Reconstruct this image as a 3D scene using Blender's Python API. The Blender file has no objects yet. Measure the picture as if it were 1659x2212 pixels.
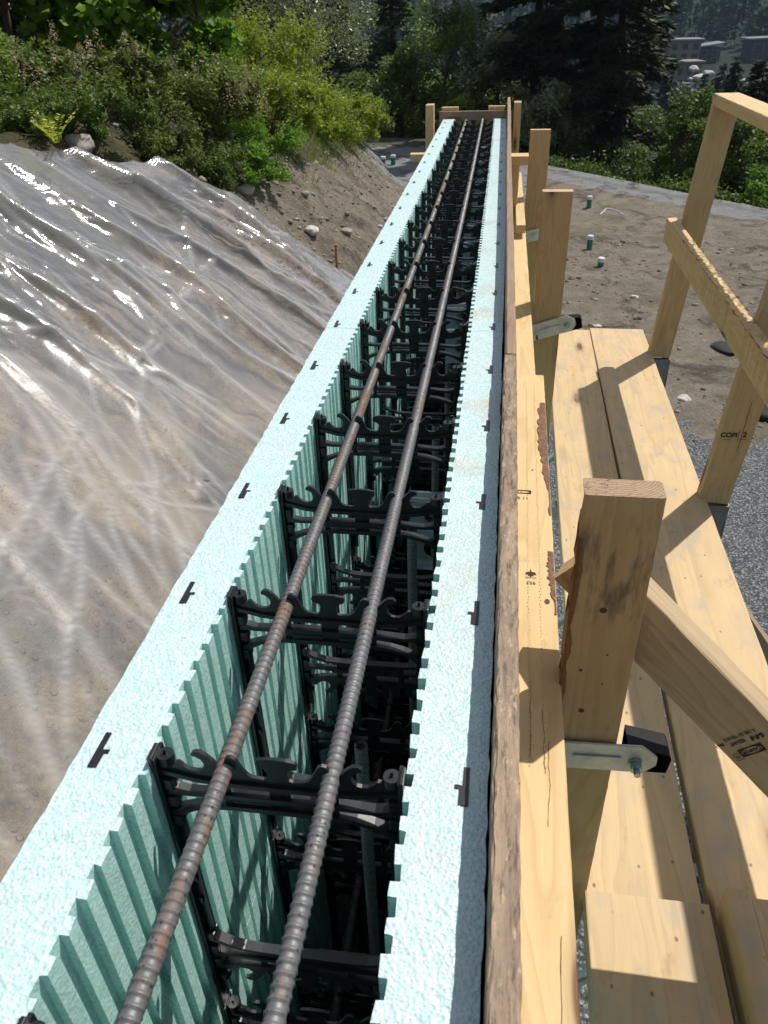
import bpy, bmesh, math, random
import numpy as np
from mathutils import Vector, Matrix, noise
random.seed(7); rng = np.random.default_rng(7)
sc = bpy.context.scene; C = sc.collection
HZ = 3.4                                   # camera height above the gravel pad
def V(x, y, d): return Vector((x, y, HZ - d))   # d = metres below the camera

# ---------------------------------------------------------------- camera
f_px, W_, H_ = 1662., 1659., 2212.
vf = Vector((1101-829.5, 12-1106., f_px)).normalized()
dn = Vector((85.5, 2544., f_px)); dn = (dn - dn.dot(vf)*vf if False else dn.normalized()); dn = (dn - vf*dn.dot(vf)).normalized()
rt = dn.cross(vf)
cam = bpy.data.cameras.new('camera'); co = bpy.data.objects.new('camera', cam); C.objects.link(co)
cam.sensor_fit = 'VERTICAL'; cam.sensor_height = 24; cam.lens = 24*f_px/H_
cam.clip_start = .02; cam.clip_end = 6000
cam.dof.use_dof = True; cam.dof.focus_distance = 1.35; cam.dof.aperture_fstop = 14
M = Matrix(((rt[0], -rt[1], -rt[2]), (vf[0], -vf[1], -vf[2]), (-dn[0], dn[1], dn[2]))).to_4x4()
M.translation = (0, 0, HZ); co.matrix_world = M; sc.camera = co

# ---------------------------------------------------------------- light
SD = Vector((.417, .44, 1.)).normalized()
el = math.asin(SD.z); az = math.atan2(SD.x, SD.y)
w = bpy.data.worlds.new('World'); sc.world = w; w.use_nodes = True
nt = w.node_tree; bg = nt.nodes['Background']; sky = nt.nodes.new('ShaderNodeTexSky')
sky.sky_type = 'NISHITA'; sky.sun_disc = False; sky.sun_elevation = el; sky.sun_rotation = az
hs = nt.nodes.new('ShaderNodeHueSaturation'); hs.inputs['Saturation'].default_value = .55   # partly cloudy, so the skylight is paler
nt.links.new(sky.outputs[0], hs.inputs['Color']); nt.links.new(hs.outputs[0], bg.inputs[0]); bg.inputs[1].default_value = .115
sl = bpy.data.lights.new('sun', 'SUN'); sl.energy = 5.0; sl.angle = math.radians(.53); sl.color = (1, .955, .88)
so = bpy.data.objects.new('sun', sl); C.objects.link(so); so.rotation_euler = SD.to_track_quat('Z', 'Y').to_euler()
sc.view_settings.view_transform = 'Standard'; sc.view_settings.look = 'None'
sc.view_settings.exposure = 0.05; sc.view_settings.gamma = 1
sc.cycles.max_bounces = 10; sc.cycles.transparent_max_bounces = 16

# ---------------------------------------------------------------- material helpers
class NT:
    def __init__(s, name, rough=.6, spec=.4):
        s.m = bpy.data.materials.new(name); s.m.use_nodes = True; s.t = s.m.node_tree
        s.b = s.t.nodes['Principled BSDF']; s.b.inputs['Roughness'].default_value = rough
        s.b.inputs['Specular IOR Level'].default_value = spec; s.out = s.t.nodes['Material Output']
    def n(s, typ, **kw):
        nd = s.t.nodes.new('ShaderNode'+typ)
        for k, v in kw.items():
            if k.startswith('i_'):
                key = k[2:].replace('_', ' '); nd.inputs[int(key) if key.isdigit() else key].default_value = v
            else: setattr(nd, k, v)
        return nd
    def l(s, a, b): s.t.links.new(a, b); return b
    def coord(s, scale=(1, 1, 1), src='Object', rnd=False):
        tc = s.n('TexCoord'); mp = s.n('Mapping'); mp.inputs['Scale'].default_value = scale
        s.l(tc.outputs[src], mp.inputs[0])
        if rnd:
            oi = s.n('ObjectInfo'); mm = s.n('Math', operation='MULTIPLY'); mm.inputs[1].default_value = 37.
            s.l(oi.outputs['Random'], mm.inputs[0]); s.l(mm.outputs[0], mp.inputs['Location'])
        return mp.outputs[0]
    def noise(s, co, scale, det=4, rough=.55, dist=0):
        nd = s.n('TexNoise'); nd.inputs['Scale'].default_value = scale; nd.inputs['Detail'].default_value = det
        nd.inputs['Roughness'].default_value = rough; nd.inputs['Distortion'].default_value = dist
        s.l(co, nd.inputs['Vector']); return nd.outputs['Fac']
    def vor(s, co, scale, feat='F1', out='Distance'):
        nd = s.n('TexVoronoi', feature=feat); nd.inputs['Scale'].default_value = scale
        s.l(co, nd.inputs['Vector']); return nd.outputs[out]
    def ramp(s, fac, stops, interp='LINEAR'):
        r = s.n('ValToRGB'); r.color_ramp.interpolation = interp; e = r.color_ramp.elements
        while len(e) < len(stops): e.new(.5)
        for k, (p, c) in enumerate(stops):
            e[k].position = p; e[k].color = (c, c, c, 1) if isinstance(c, (int, float)) else (*c, 1)
        s.l(fac, r.inputs[0]); return r.outputs[0]
    def mix(s, fac, a, b, mode='MIX'):
        nd = s.n('Mix', data_type='RGBA', blend_type=mode)
        for inp, v in ((nd.inputs[0], fac), (nd.inputs[6], a), (nd.inputs[7], b)):
            if isinstance(v, (int, float)): inp.default_value = v
            elif isinstance(v, tuple): inp.default_value = (*v, 1)
            else: s.l(v, inp)
        return nd.outputs[2]
    def math(s, op, a, b=None, c=None, clamp=False):
        nd = s.n('Math', operation=op); nd.use_clamp = clamp
        for k, v in enumerate((a, b, c)):
            if v is None: continue
            if isinstance(v, (int, float)): nd.inputs[k].default_value = v
            else: s.l(v, nd.inputs[k])
        return nd.outputs[0]
    def bump(s, h, strength=.5, dist=.002, prev=None):
        nd = s.n('Bump'); nd.inputs['Strength'].default_value = strength; nd.inputs['Distance'].default_value = dist
        s.l(h, nd.inputs['Height'])
        if prev is not None: s.l(prev, nd.inputs['Normal'])
        s.l(nd.outputs[0], s.b.inputs['Normal']); return nd.outputs[0]
    def col(s, c):
        if isinstance(c, tuple): s.b.inputs['Base Color'].default_value = (*c, 1)
        else: s.l(c, s.b.inputs['Base Color'])

def wood_mat(name, light, dark, knot=(.13, .055, .02), weather=0., ring=9., wc=(.26, .20, .15), splash=0., smudge=0):
    s = NT(name, .62, .3)
    c1 = s.coord((.55, 6, 6), rnd=True)
    base = s.noise(c1, 2.2, 3, .5, .6)
    rings = s.math('FRACT', s.math('MULTIPLY', base, ring))
    ringr = s.ramp(rings, [(0, 0.), (.55, .35), (.88, 1.), (1, 0.)])
    fib = s.noise(s.coord((5, 260, 260), rnd=True), 1.5, 4, .7)
    big = s.noise(s.coord((1.2, 3, 3), rnd=True), 2.6, 4, .6)
    # knots
    kv = s.vor(s.coord((2.6, 9.5, 9.5), rnd=True), 1.0)
    kn = s.ramp(kv, [(0, 1.), (.10, .95), (.14, .3), (.24, 0.)])
    kmask = s.ramp(s.noise(s.coord((1.1, 2, 2), rnd=True), 2.2, 1), [(.36, 0.), (.40, 1.)])
    kn = s.math('MULTIPLY', kn, kmask)
    c = s.mix(s.math('MULTIPLY', ringr, .60), light, dark)
    c = s.mix(s.math('MULTIPLY', s.ramp(fib, [(.35, 0.), (.75, 1.)]), .35), c, dark)
    c = s.mix(s.ramp(big, [(.4, 0.), (.75, .6)]), c, tuple(d*.82 for d in light))
    c = s.mix(kn, c, knot)
    dirt = s.noise(s.coord((7, 16, 16), rnd=True), 2.2, 5, .65)
    c = s.mix(s.ramp(dirt, [(.6, 0.), (.8, .55)]), c, (.17, .13, .095))
    if splash:
        bl = s.noise(s.coord((9, 14, 14), rnd=True), 1.3, 3, .5)
        c = s.mix(s.ramp(bl, [(.5, 0.), (.75, splash)]), c, (.36, .315, .25))
        sp = s.vor(s.coord((22, 30, 30), rnd=True), 1.)
        c = s.mix(s.ramp(sp, [(.06, .8), (.11, 0.)]), c, (.11, .08, .055))
    if smudge:
        ob = s.n('TexCoord'); ox = s.n('SeparateXYZ'); s.l(ob.outputs['Object'], ox.inputs[0])
        band = s.ramp(s.math('ADD', ox.outputs[0], 1.5), [(.06, 0.), (.10, 1.), (.20, 1.), (.24, 0.)])
        st = s.ramp(s.noise(s.coord((14, 55, 55)), 1., 3, .6), [(.47, 0.), (.62, .75)])
        c = s.mix(s.math('MULTIPLY', band, st), c, (.10, .085, .07))
        ed = s.math('LESS_THAN', s.math('ADD', ox.outputs[1], s.math('MULTIPLY', s.noise(s.coord((16, 1, 1)), 1., 3), .022)), -.0265)
        ed = s.math('MULTIPLY', ed, s.math('MULTIPLY', s.math('LESS_THAN', ox.outputs[0], -.62), s.math('GREATER_THAN', ox.outputs[0], -1.40)))
        c = s.mix(s.math('MULTIPLY', ed, .9), c, s.mix(s.noise(s.coord((30, 60, 60)), 2., 5, .7), (.05, .022, .012), (.30, .15, .06)))
    if weather:
        g = s.noise(s.coord((3, 20, 20), rnd=True), 3, 6, .75)
        c = s.mix(s.ramp(g, [(.3, 0.), (.62, weather)]), c, wc)
        g2 = s.noise(s.coord((14, 90, 90), rnd=True), 2, 5, .8)
        c = s.mix(s.ramp(g2, [(.50, 0.), (.64, weather*.9)]), c, (.075, .052, .038)); g3 = s.noise(s.coord((22, 60, 60), rnd=True), 3, 5, .8); c = s.mix(s.ramp(g3, [(.56, 0.), (.66, weather*.7)]), c, (.50, .38, .25))
    s.col(c)
    h = s.math('ADD', s.math('MULTIPLY', fib, .6), s.math('MULTIPLY', dirt, .5))
    s.bump(h, .35 if not weather else .9, .0012)
    return s.m
def endgrain(name, light, dark):
    s = NT(name, .75, .2); tc = s.n('TexCoord'); mp = s.n('Mapping'); mp.inputs['Location'].default_value = (0, .01, .045)
    s.l(tc.outputs['Object'], mp.inputs[0]); sx = s.n('SeparateXYZ'); s.l(mp.outputs[0], sx.inputs[0])
    r = s.math('SQRT', s.math('ADD', s.math('POWER', sx.outputs[1], 2), s.math('POWER', sx.outputs[2], 2)))
    nz = s.noise(tc.outputs['Object'], 60, 4, .7)
    rr = s.math('FRACT', s.math('ADD', s.math('MULTIPLY', r, 260), s.math('MULTIPLY', nz, 1.2)))
    c = s.mix(s.ramp(rr, [(0, 0.), (.8, .9), (1, 0.)]), light, dark)
    ck = s.vor(s.coord((1, 55, 170)), 1., 'DISTANCE_TO_EDGE')
    cm = s.ramp(s.noise(tc.outputs['Object'], 40, 2), [(.45, 0.), (.6, 1.)])
    c = s.mix(s.math('MULTIPLY', s.ramp(ck, [(0, 1.), (.035, 0.)]), cm), c, (.04, .025, .018))
    c = s.mix(s.ramp(s.noise(tc.outputs['Object'], 120, 4, .7), [(.5, 0.), (.8, .5)]), c, (.12, .09, .07))
    s.col(c); s.bump(s.math('SUBTRACT', nz, s.ramp(ck, [(0, .6), (.04, 0.)])), .6, .0015); return s.m

WD = wood_mat('spruce_lumber', (.63, .465, .24), (.46, .295, .125), ring=8)
WD2 = wood_mat('stained_spruce_post', (.52, .385, .20), (.37, .235, .10), ring=11)
WR = wood_mat('rough_old_board', (.40, .285, .18), (.23, .14, .08), weather=1., wc=(.20, .15, .11))
WB = wood_mat('brown_worn_board', (.33, .22, .14), (.20, .115, .065), weather=.45, wc=(.25, .17, .12))
WP = wood_mat('dusty_scaffold_plank', (.59, .43, .24), (.42, .28, .14), ring=6, splash=.7)
WBR = wood_mat('pale_kiln_dried_brace', (.50, .385, .24), (.31, .20, .10), ring=7)
WS = wood_mat('smudged_post_lumber', (.50, .365, .185), (.36, .225, .095), ring=11, smudge=1)
EG = endgrain('sawn_end_grain', (.42, .30, .20), (.24, .15, .09))
EG2 = endgrain('fresh_sawn_end_grain', (.62, .45, .26), (.42, .27, .12))

def foam_mat():
    s = NT('aqua_bead_foam', .42, .55)
    p = s.coord()
    beads = s.vor(p, 390, 'SMOOTH_F1'); cell = s.vor(p, 390, 'F1', 'Color')
    sep = s.n('SeparateColor'); s.l(cell, sep.inputs[0])
    c = s.mix(sep.outputs[0], (.37, .655, .60), (.52, .745, .70))
    c = s.mix(s.ramp(sep.outputs[1], [(.88, 0.), (.97, .5)]), c, (.27, .50, .46))
    d = s.noise(p, 9, 6, .7)
    d2 = s.noise(p, 2.3, 3, .5)
    msk = s.math('MULTIPLY', s.ramp(d, [(.5, 0.), (.72, .75)]), s.ramp(d2, [(.45, 0.), (.6, 1.)]))
    geo = s.n('NewGeometry'); sx = s.n('SeparateXYZ'); s.l(geo.outputs['Normal'], sx.inputs[0])
    px = s.n('SeparateXYZ'); s.l(geo.outputs['Position'], px.inputs[0])
    right = s.ramp(s.math('ADD', px.outputs[0], .5), [(.35, .15), (.45, 1.)])
    msk = s.math('MULTIPLY', s.math('MULTIPLY', msk, s.math('GREATER_THAN', sx.outputs[2], .6)), right)
    c = s.mix(msk, c, (.42, .33, .21))
    g3 = s.noise(p, 30, 4, .7)
    c = s.mix(s.math('MULTIPLY', s.ramp(g3, [(.6, 0.), (.75, .35)]), right), c, (.5, .48, .4))
    jt = s.math('ABSOLUTE', s.math('SUBTRACT', s.math('FRACT', s.math('ADD', s.math('DIVIDE', px.outputs[1], 1.22), .37)), .5))
    c = s.mix(s.math('MULTIPLY', s.math('LESS_THAN', jt, .0007), .75), c, (.12, .25, .23))
    sc1 = s.ramp(s.noise(s.coord((4, 1.2, 4)), 14, 5, .75), [(.58, 0.), (.70, .45)]); c = s.mix(sc1, c, (.40, .52, .50))
    # upward faces get a less green tint, all other faces keep the base teal
    top = s.math('GREATER_THAN', sx.outputs[2], .6)
    c = s.mix(top, c, s.mix(1., c, (1.08, .90, .97), 'MULTIPLY'))
    s.col(c)
    n1 = s.bump(s.math('MULTIPLY', beads, s.math('MULTIPLY_ADD', top, .7, .3)), .8, .0014); s.bump(s.noise(p, 55, 5, .7), .3, .003, n1)
    rg = s.ramp(sep.outputs[2], [(0, .22), (1, .6)]); s.l(rg, s.b.inputs['Roughness'])
    s.b.inputs['Subsurface Weight'].default_value = 0
    return s.m
FOAM = foam_mat()
def plastic(name, c, r=.38, bump=0.):
    s = NT(name, r, .5)
    nz = s.noise(s.coord(), 60, 4, .6); s.col(s.mix(s.ramp(nz, [(.4, 0.), (.8, .6)]), c, tuple(x*1.9+.012 for x in c)))
    s.bump(nz, .15+bump, .001); return s.m
BLK = plastic('black_moulded_plastic', (.009, .010, .012), .33)
BLKM = plastic('black_painted_steel', (.006, .0065, .009), .55)
def metal(name, c, rough=.35, met=1., spot=.5):
    s = NT(name, rough, .5); s.b.inputs['Metallic'].default_value = met
    nz = s.noise(s.coord(), 35, 5, .65); v = s.vor(s.coord(), 90, 'F1', 'Color'); sp = s.n('SeparateColor'); s.l(v, sp.inputs[0])
    cc = s.mix(s.ramp(nz, [(.4, 0.), (.75, spot)]), c, tuple(x*.5 for x in c)); cc = s.mix(s.math('MULTIPLY', sp.outputs[0], .25), cc, tuple(min(1, x*1.3) for x in c))
    s.col(cc); s.l(s.ramp(nz, [(.3, rough*.7), (.8, rough*1.5)]), s.b.inputs['Roughness']); s.bump(nz, .12, .0006); return s.m
GALV = metal('galvanised_steel', (.62, .66, .68), .34)
GALVB = metal('blueish_galvanised_sheet', (.55, .60, .66), .38, .45)
ZINC = metal('zinc_clamp_plate', (.55, .60, .58), .48, .6, .35)
BOLT = metal('zinc_bolt', (.35, .44, .47), .3)
DARKM = metal('dark_screw', (.12, .09, .06), .5)
SOCK = metal('dull_steel_socket', (.24, .25, .25), .55, .75)
def rebar_mat(name, rust):
    s = NT(name, .5, .5); s.b.inputs['Metallic'].default_value = .55
    p = s.coord((14, 60, 60)); nz = s.noise(p, 1.6, 6, .72); n2 = s.noise(s.coord((1.6, 2, 2)), 1.5, 2)
    base = s.mix(s.noise(s.coord((90, 120, 120)), 2, 4), (.085, .085, .09), (.20, .20, .205))
    th = s.math('ADD', nz, s.math('MULTIPLY', n2, rust))
    c = s.mix(s.ramp(th, [(.72, 0.), (.86, .9)]), base, (.19, .095, .045))
    c = s.mix(s.ramp(s.vor(s.coord((120, 160, 160)), 1.), [(.12, 1.), (.2, 0.)]), c, (.07, .04, .025))
    s.col(c); s.l(s.ramp(th, [(.7, .52), (.85, .85)]), s.b.inputs['Roughness'])
    s.l(s.ramp(th, [(.72, .35), (.84, .05)]), s.b.inputs['Metallic'])
    s.bump(nz, .5, .0012); return s.m
RB1 = rebar_mat('rusty_ribbed_steel', .46); RB2 = rebar_mat('grey_ribbed_steel', .33)
INK = NT('grey_black_ink', .8, .1); INK.col((.045, .035, .03)); INK = INK.m
def plain(name, c, rough=.6, nzs=20, amt=.3):
    s = NT(name, rough, .4); nz = s.noise(s.coord(), nzs, 4, .6); s.col(s.mix(s.ramp(nz, [(.35, 0.), (.75, 1.)]), c, tuple(x*(1-amt) for x in c))); s.bump(nz, .2, .002); return s.m

# ---------------------------------------------------------------- object helpers
def tag(o, label=None, cat=None, group=None, kind=None):
    if label: o['label'] = label
    if cat: o['category'] = cat
    if group: o['group'] = group
    if kind: o['kind'] = kind
    return o
def empty(name, loc, **kw):
    o = bpy.data.objects.new(name, None); C.objects.link(o); o.location = loc; o.empty_display_size = .1
    o['_t'] = 1; del o['_t']; return tag(o, **kw)
def link(name, me, mats, parent=None, mw=None):
    o = bpy.data.objects.new(name, me); C.objects.link(o)
    if mats and not me.materials:
        for m in (mats if isinstance(mats, (list, tuple)) else [mats]): me.materials.append(m)
    if parent is not None:
        o.parent = parent; pm = parent_world(parent)
        o.matrix_basis = pm.inverted() @ (mw if mw is not None else Matrix.Identity(4))
    elif mw is not None: o.matrix_basis = mw
    return o
def parent_world(o):
    m = o.matrix_basis.copy(); p = o.parent
    while p is not None: m = p.matrix_basis @ m; p = p.parent
    return m
def from_bm(name, bm, mats, parent=None, mw=None, smooth=False):
    me = bpy.data.meshes.new(name); bm.normal_update(); bm.to_mesh(me); bm.free()
    if smooth: me.polygons.foreach_set('use_smooth', [True]*len(me.polygons))
    return link(name, me, mats, parent, mw)
def np_mesh(name, verts, faces, mats, parent=None, mw=None, smooth=False, tint=None, midx=None):
    """faces: (n,k) int array of one polygon size"""
    me = bpy.data.meshes.new(name); verts = np.asarray(verts, np.float32); faces = np.asarray(faces, np.int32)
    n, k = faces.shape
    me.vertices.add(len(verts)); me.vertices.foreach_set('co', verts.ravel())
    me.loops.add(n*k); me.loops.foreach_set('vertex_index', faces.ravel())
    me.polygons.add(n); me.polygons.foreach_set('loop_start', np.arange(0, n*k, k, dtype=np.int32))
    if smooth: me.polygons.foreach_set('use_smooth', np.ones(n, bool))
    if midx is not None: me.polygons.foreach_set('material_index', np.asarray(midx, np.int32))
    me.update(calc_edges=True)
    if tint is not None:
        a = me.attributes.new('tint', 'FLOAT', 'POINT' if len(tint) == len(verts) else 'FACE'); a.data.foreach_set('value', np.asarray(tint, np.float32))
    return link(name, me, mats, parent, mw)
def box(bm, x0, x1, y0, y1, z0, z1, bev=0.):
    r = bmesh.ops.create_cube(bm, size=1); vs = r['verts']
    for v in vs: v.co = Vector(((x0+x1)/2 + v.co.x*(x1-x0), (y0+y1)/2 + v.co.y*(y1-y0), (z0+z1)/2 + v.co.z*(z1-z0)))
    if bev:
        es = list({e for v in vs for e in v.link_edges}); bmesh.ops.bevel(bm, geom=es, offset=bev, segments=2, affect='EDGES', profile=.6)
    return vs
def cyl(bm, a, b, r1, r2=None, seg=14):
    r2 = r1 if r2 is None else r2; d = b-a; L = d.length
    q = d.to_track_quat('Z', 'Y').to_matrix().to_4x4(); q.translation = (a+b)/2
    return bmesh.ops.create_cone(bm, cap_ends=True, segments=seg, radius1=r1, radius2=r2, depth=L, matrix=q)['verts']
def prism(bm, pts, depth, m=None, hole=None):
    """pts (x,z) outline, thickness along y centred"""
    vs = [bm.verts.new((x, -depth/2, z)) for x, z in pts]; f = bm.faces.new(vs)
    r = bmesh.ops.extrude_face_region(bm, geom=[f]); nv = [g for g in r['geom'] if isinstance(g, bmesh.types.BMVert)]
    for v in nv: v.co.y += depth
    allv = vs+nv
    bmesh.ops.recalc_face_normals(bm, faces=list({f for v in allv for f in v.link_faces}))
    return allv

def lumber(name, A, B, wdir, width, thick, mat, end=None, parent=None, rough=None, rr=.003, step=.03, warp=.0, label=None, cat=None, group=None, seed=0):
    """a sawn board from A to B (centre line); wdir = direction of its wide side"""
    A = Vector(A); B = Vector(B); x = (B-A).normalized(); L = (B-A).length
    y = (wdir - x*wdir.dot(x)).normalized(); z = x.cross(y)
    mw = Matrix((x, y, z)).transposed().to_4x4(); mw.translation = (A+B)/2
    prof = []
    hw, ht = width/2, thick/2
    for cx, cy, a0 in ((hw-rr, ht-rr, 0), (-hw+rr, ht-rr, 90), (-hw+rr, -ht+rr, 180), (hw-rr, -ht+rr, 270)):
        for k in range(4):
            a = math.radians(a0+30*k); prof.append((cx+rr*math.cos(a), cy+rr*math.sin(a)))
    n = max(2, int(L/step)); P = len(prof); verts = []
    rn = random.Random(hash(name) % 1000 + seed)
    so_ = rn.random()*50
    for i in range(n+1):
        t = -L/2 + L*i/n
        wy = warp*math.sin(t*1.7+so_); wz = warp*.6*math.sin(t*2.3+so_*2)
        for j, (py, pz) in enumerate(prof):
            dx = dy = dz = 0
            if rough:
                amp, test = rough
                k = test(t, j, py, pz)
                if k:
                    nn = noise.noise(Vector((t*38+so_, j*.9, 3.)))*.6 + noise.noise(Vector((t*95, j*2.1, so_)))*.6
                    q = amp*k*max(0., nn+.15)
                    dy = -math.copysign(q, py); dz = -math.copysign(q*.7, pz)
            jit = .0004
            verts.append((t, py+dy+wy+rn.uniform(-jit, jit), pz+dz+wz+rn.uniform(-jit, jit)))
    bm = bmesh.new(); bv = [bm.verts.new(v) for v in verts]
    for i in range(n):
        for j in range(P):
            k = (j+1) % P; bm.faces.new((bv[i*P+j], bv[i*P+k], bv[(i+1)*P+k], bv[(i+1)*P+j]))
    f0 = bm.faces.new([bv[j] for j in reversed(range(P))]); f1 = bm.faces.new([bv[n*P+j] for j in range(P)])
    f0.material_index = f1.material_index = 1
    bmesh.ops.recalc_face_normals(bm, faces=bm.faces[:])
    o = from_bm(name, bm, [mat, end or EG], parent, mw)
    return tag(o, label, cat, group)
X3 = Vector((1, 0, 0)); Y3 = Vector((0, 1, 0)); Z3 = Vector((0, 0, 1))

def text_mesh(body, size, mw, parent, name='grade_stamp', mat=None, bold=0.):
    cu = bpy.data.curves.new('t', 'FONT'); cu.body = body; cu.size = size; cu.offset = bold; cu.align_x = 'CENTER'; cu.align_y = 'CENTER'
    o = bpy.data.objects.new('t', cu); C.objects.link(o)
    me = bpy.data.meshes.new_from_object(o.evaluated_get(bpy.context.evaluated_depsgraph_get()))
    bpy.data.objects.remove(o); me.name = name; return me
def stamp(parts, origin, u, v, parent, name='grade_stamp', mat=None):
    """parts: list of ('text', body, size, x, y) / ('rect', x, y, w, h) / ('ring', ...) in metres on plane u,v"""
    n = u.cross(v); bm = bmesh.new()
    for p in parts:
        if p[0] == 'text':
            me = text_mesh(p[1], p[2], None, None, bold=p[5] if len(p) > 5 else 0)
            k = len(bm.verts); bm.from_mesh(me); bm.verts.ensure_lookup_table()
            for q in bm.verts[k:]: q.co.x += p[3]; q.co.y += p[4]
            bpy.data.meshes.remove(me)
        elif p[0] == 'rect':
            _, x, y, ww, hh = p
            bm.faces.new([bm.verts.new((x+a*ww/2, y+b*hh/2, 0)) for a, b in ((-1, -1), (1, -1), (1, 1), (-1, 1))])
        elif p[0] == 'ring':                       # rectangle plate with an oval opening, and oval outline
            _, x, y, ww, hh, a, b = p; N = 32
            outer = []; inner = []
            for k in range(N):
                t = 2*math.pi*k/N; c_, s_ = math.cos(t), math.sin(t)
                q = 1/max(abs(c_), abs(s_)); outer.append(bm.verts.new((x+c_*q*ww/2, y+s_*q*hh/2, 0))); inner.append(bm.verts.new((x+c_*a/2, y+s_*b/2, 0)))
            for k in range(N): bm.faces.new((outer[k], outer[(k+1) % N], inner[(k+1) % N], inner[k]))
        elif p[0] == 'oval':
            _, x, y, a, b, th = p; N = 24; o1 = []; i1 = []
            for k in range(N):
                t = 2*math.pi*k/N; o1.append(bm.verts.new((x+math.cos(t)*a/2, y+math.sin(t)*b/2, 0))); i1.append(bm.verts.new((x+math.cos(t)*(a/2-th), y+math.sin(t)*(b/2-th), 0)))
            for k in range(N): bm.faces.new((o1[k], o1[(k+1) % N], i1[(k+1) % N], i1[k]))
        elif p[0] == 'leaf':
            _, x, y, r = p
            pts = [(0, 1), (.18, .6), (.45, .7), (.4, .3), (.95, .35), (.7, 0), (.85, -.2), (.1, -.45), (.08, -1), (-.08, -1), (-.1, -.45), (-.85, -.2), (-.7, 0), (-.95, .35), (-.4, .3), (-.45, .7), (-.18, .6)]
            bm.faces.new([bm.verts.new((x+a*r, y+b*r, 0)) for a, b in pts])
    mw = Matrix((u, v, n)).transposed().to_4x4(); mw.translation = origin + n*.0009
    return from_bm(name, bm, mat or INK, parent, mw)

def merge_into(parent, child):
    """surface marks (knots, cracks) become faces of the board they are on"""
    m = child.matrix_basis.copy(); mats = list(child.data.materials); me = parent.data; off = len(me.materials)
    for q in mats: me.materials.append(q)
    bm = bmesh.new(); bm.from_mesh(me); nv, nf = len(bm.verts), len(bm.faces); bm.from_mesh(child.data); bm.verts.ensure_lookup_table(); bm.faces.ensure_lookup_table()
    for v in bm.verts[nv:]: v.co = m @ v.co
    for f in bm.faces[nf:]: f.material_index += off
    bm.to_mesh(me); bm.free(); bpy.data.objects.remove(child)
def bow(y): return .008*math.sin(math.pi*max(0, min(1, (y+.2)/4.8)))
#SPLIT
# ================================================================ terrain
def smooth(a, b, t): t = np.clip((t-a)/(b-a), 0, 1); return t*t*(3-2*t)
def vnoise(x, y, s, seed=0, octv=4):
    """cheap numpy value noise"""
    out = np.zeros_like(x); amp = 1.; tot = 0
    for o in range(octv):
        X = x*s+seed*17.3+o*5.1; Y = y*s-seed*9.7+o*3.3
        xi = np.floor(X).astype(np.int64); yi = np.floor(Y).astype(np.int64); fx = X-xi; fy = Y-yi
        fx = fx*fx*(3-2*fx); fy = fy*fy*(3-2*fy)
        def h(a, b):
            n = (a*374761393 + b*668265263 + seed*1442695) & 0x7fffffff; n = ((n ^ (n >> 13))*1274126177) & 0x7fffffff
            return ((n ^ (n >> 16)) & 0xffff)/65535.
        v = (h(xi, yi)*(1-fx)+h(xi+1, yi)*fx)*(1-fy)+(h(xi, yi+1)*(1-fx)+h(xi+1, yi+1)*fx)*fy
        out += (v-.5)*2*amp; tot += amp; amp *= .5; s *= 2.07
    return out/tot
def ground_depth(x, y, detail=True):
    """depth below the camera"""
    x = np.asarray(x, float); y = np.asarray(y, float)
    c = 2.77 + np.maximum(0, y-8)*.235 - .2*np.maximum(0, 2.7-y)
    face = c + .853*x
    floor = 2.2 + 1.2*smooth(4.5, 9, y); floor = np.where(x > -.3, 3.4, floor)
    zt = np.interp(y, [0, 8, 12, 20, 30, 60], [.56, .56, 1.0, 2.25, 3.3, 6.])
    xc = (zt-c)/.853
    top = zt - .07*np.clip(xc-x, 0, 20)
    d = np.where(x < -.3, np.minimum(floor, np.maximum(face, top)), 3.4)
    bankm = (x < -.25)*smooth(floor-.02, floor-.3, d)
    if detail:
        d = d + bankm*(vnoise(x, y, 1.3, 1)*.10 + vnoise(x, y*.6, 4, 2, 5)*.075 + vnoise(x, y, 17, 3, 3)*.022)
        d = d + (1-bankm)*(vnoise(x, y, .5, 4)*.03 + vnoise(x, y, 3.2, 5, 4)*.030*smooth(5.5, 7.5, y) + vnoise(x*.5+y*.2, y*2.2, 1.6, 8, 2)*.022*smooth(5.5, 7.5, y))*smooth(30, 15, y)
    # drop-off beyond the pad
    s1 = (x-.43)*.784+(y-22.3)*.62; s2 = y-26. + .2*x
    s = np.maximum(s1, np.where(x < 3, s2, s1)); s = np.where(x < .43, s2, s)
    drop = np.clip(s, 0, None)
    near = 3.4 + .42*np.clip(drop, 0, 12) + .11*np.clip(drop-12, 0, 100)
    left = np.clip(-x-4, 0, 60)
    far_d = near + vnoise(x, y, .02, 6)*2.*smooth(30, 90, y)
    r = np.hypot(x, y)
    far_d = far_d - smooth(190, 420, r)*16 - np.clip(r-330, 0, 700)*.13
    d = np.where(drop > 0, np.maximum(np.minimum(far_d, 60), -200) , d)
    return d
xs = np.concatenate([-np.geomspace(5, 160, 46)[::-1], np.arange(-4.95, 0, .032), np.arange(0, 7, .07), np.geomspace(7, 420, 50)])
ys = np.concatenate([np.arange(-2.5, -.2, .2), np.arange(-.2, 9.5, .034), np.arange(9.5, 27, .1), np.geomspace(27, 1100, 70)])
GX, GY = np.meshgrid(xs, ys); GD = ground_depth(GX, GY)
nx, ny = len(xs), len(ys)
vv = np.stack([GX.ravel(), GY.ravel(), HZ-GD.ravel()], 1)
ii = np.arange(ny-1)[:, None]*nx + np.arange(nx-1)[None, :]
ff = np.stack([ii, ii+1, ii+1+nx, ii+nx], -1).reshape(-1, 4)
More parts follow.
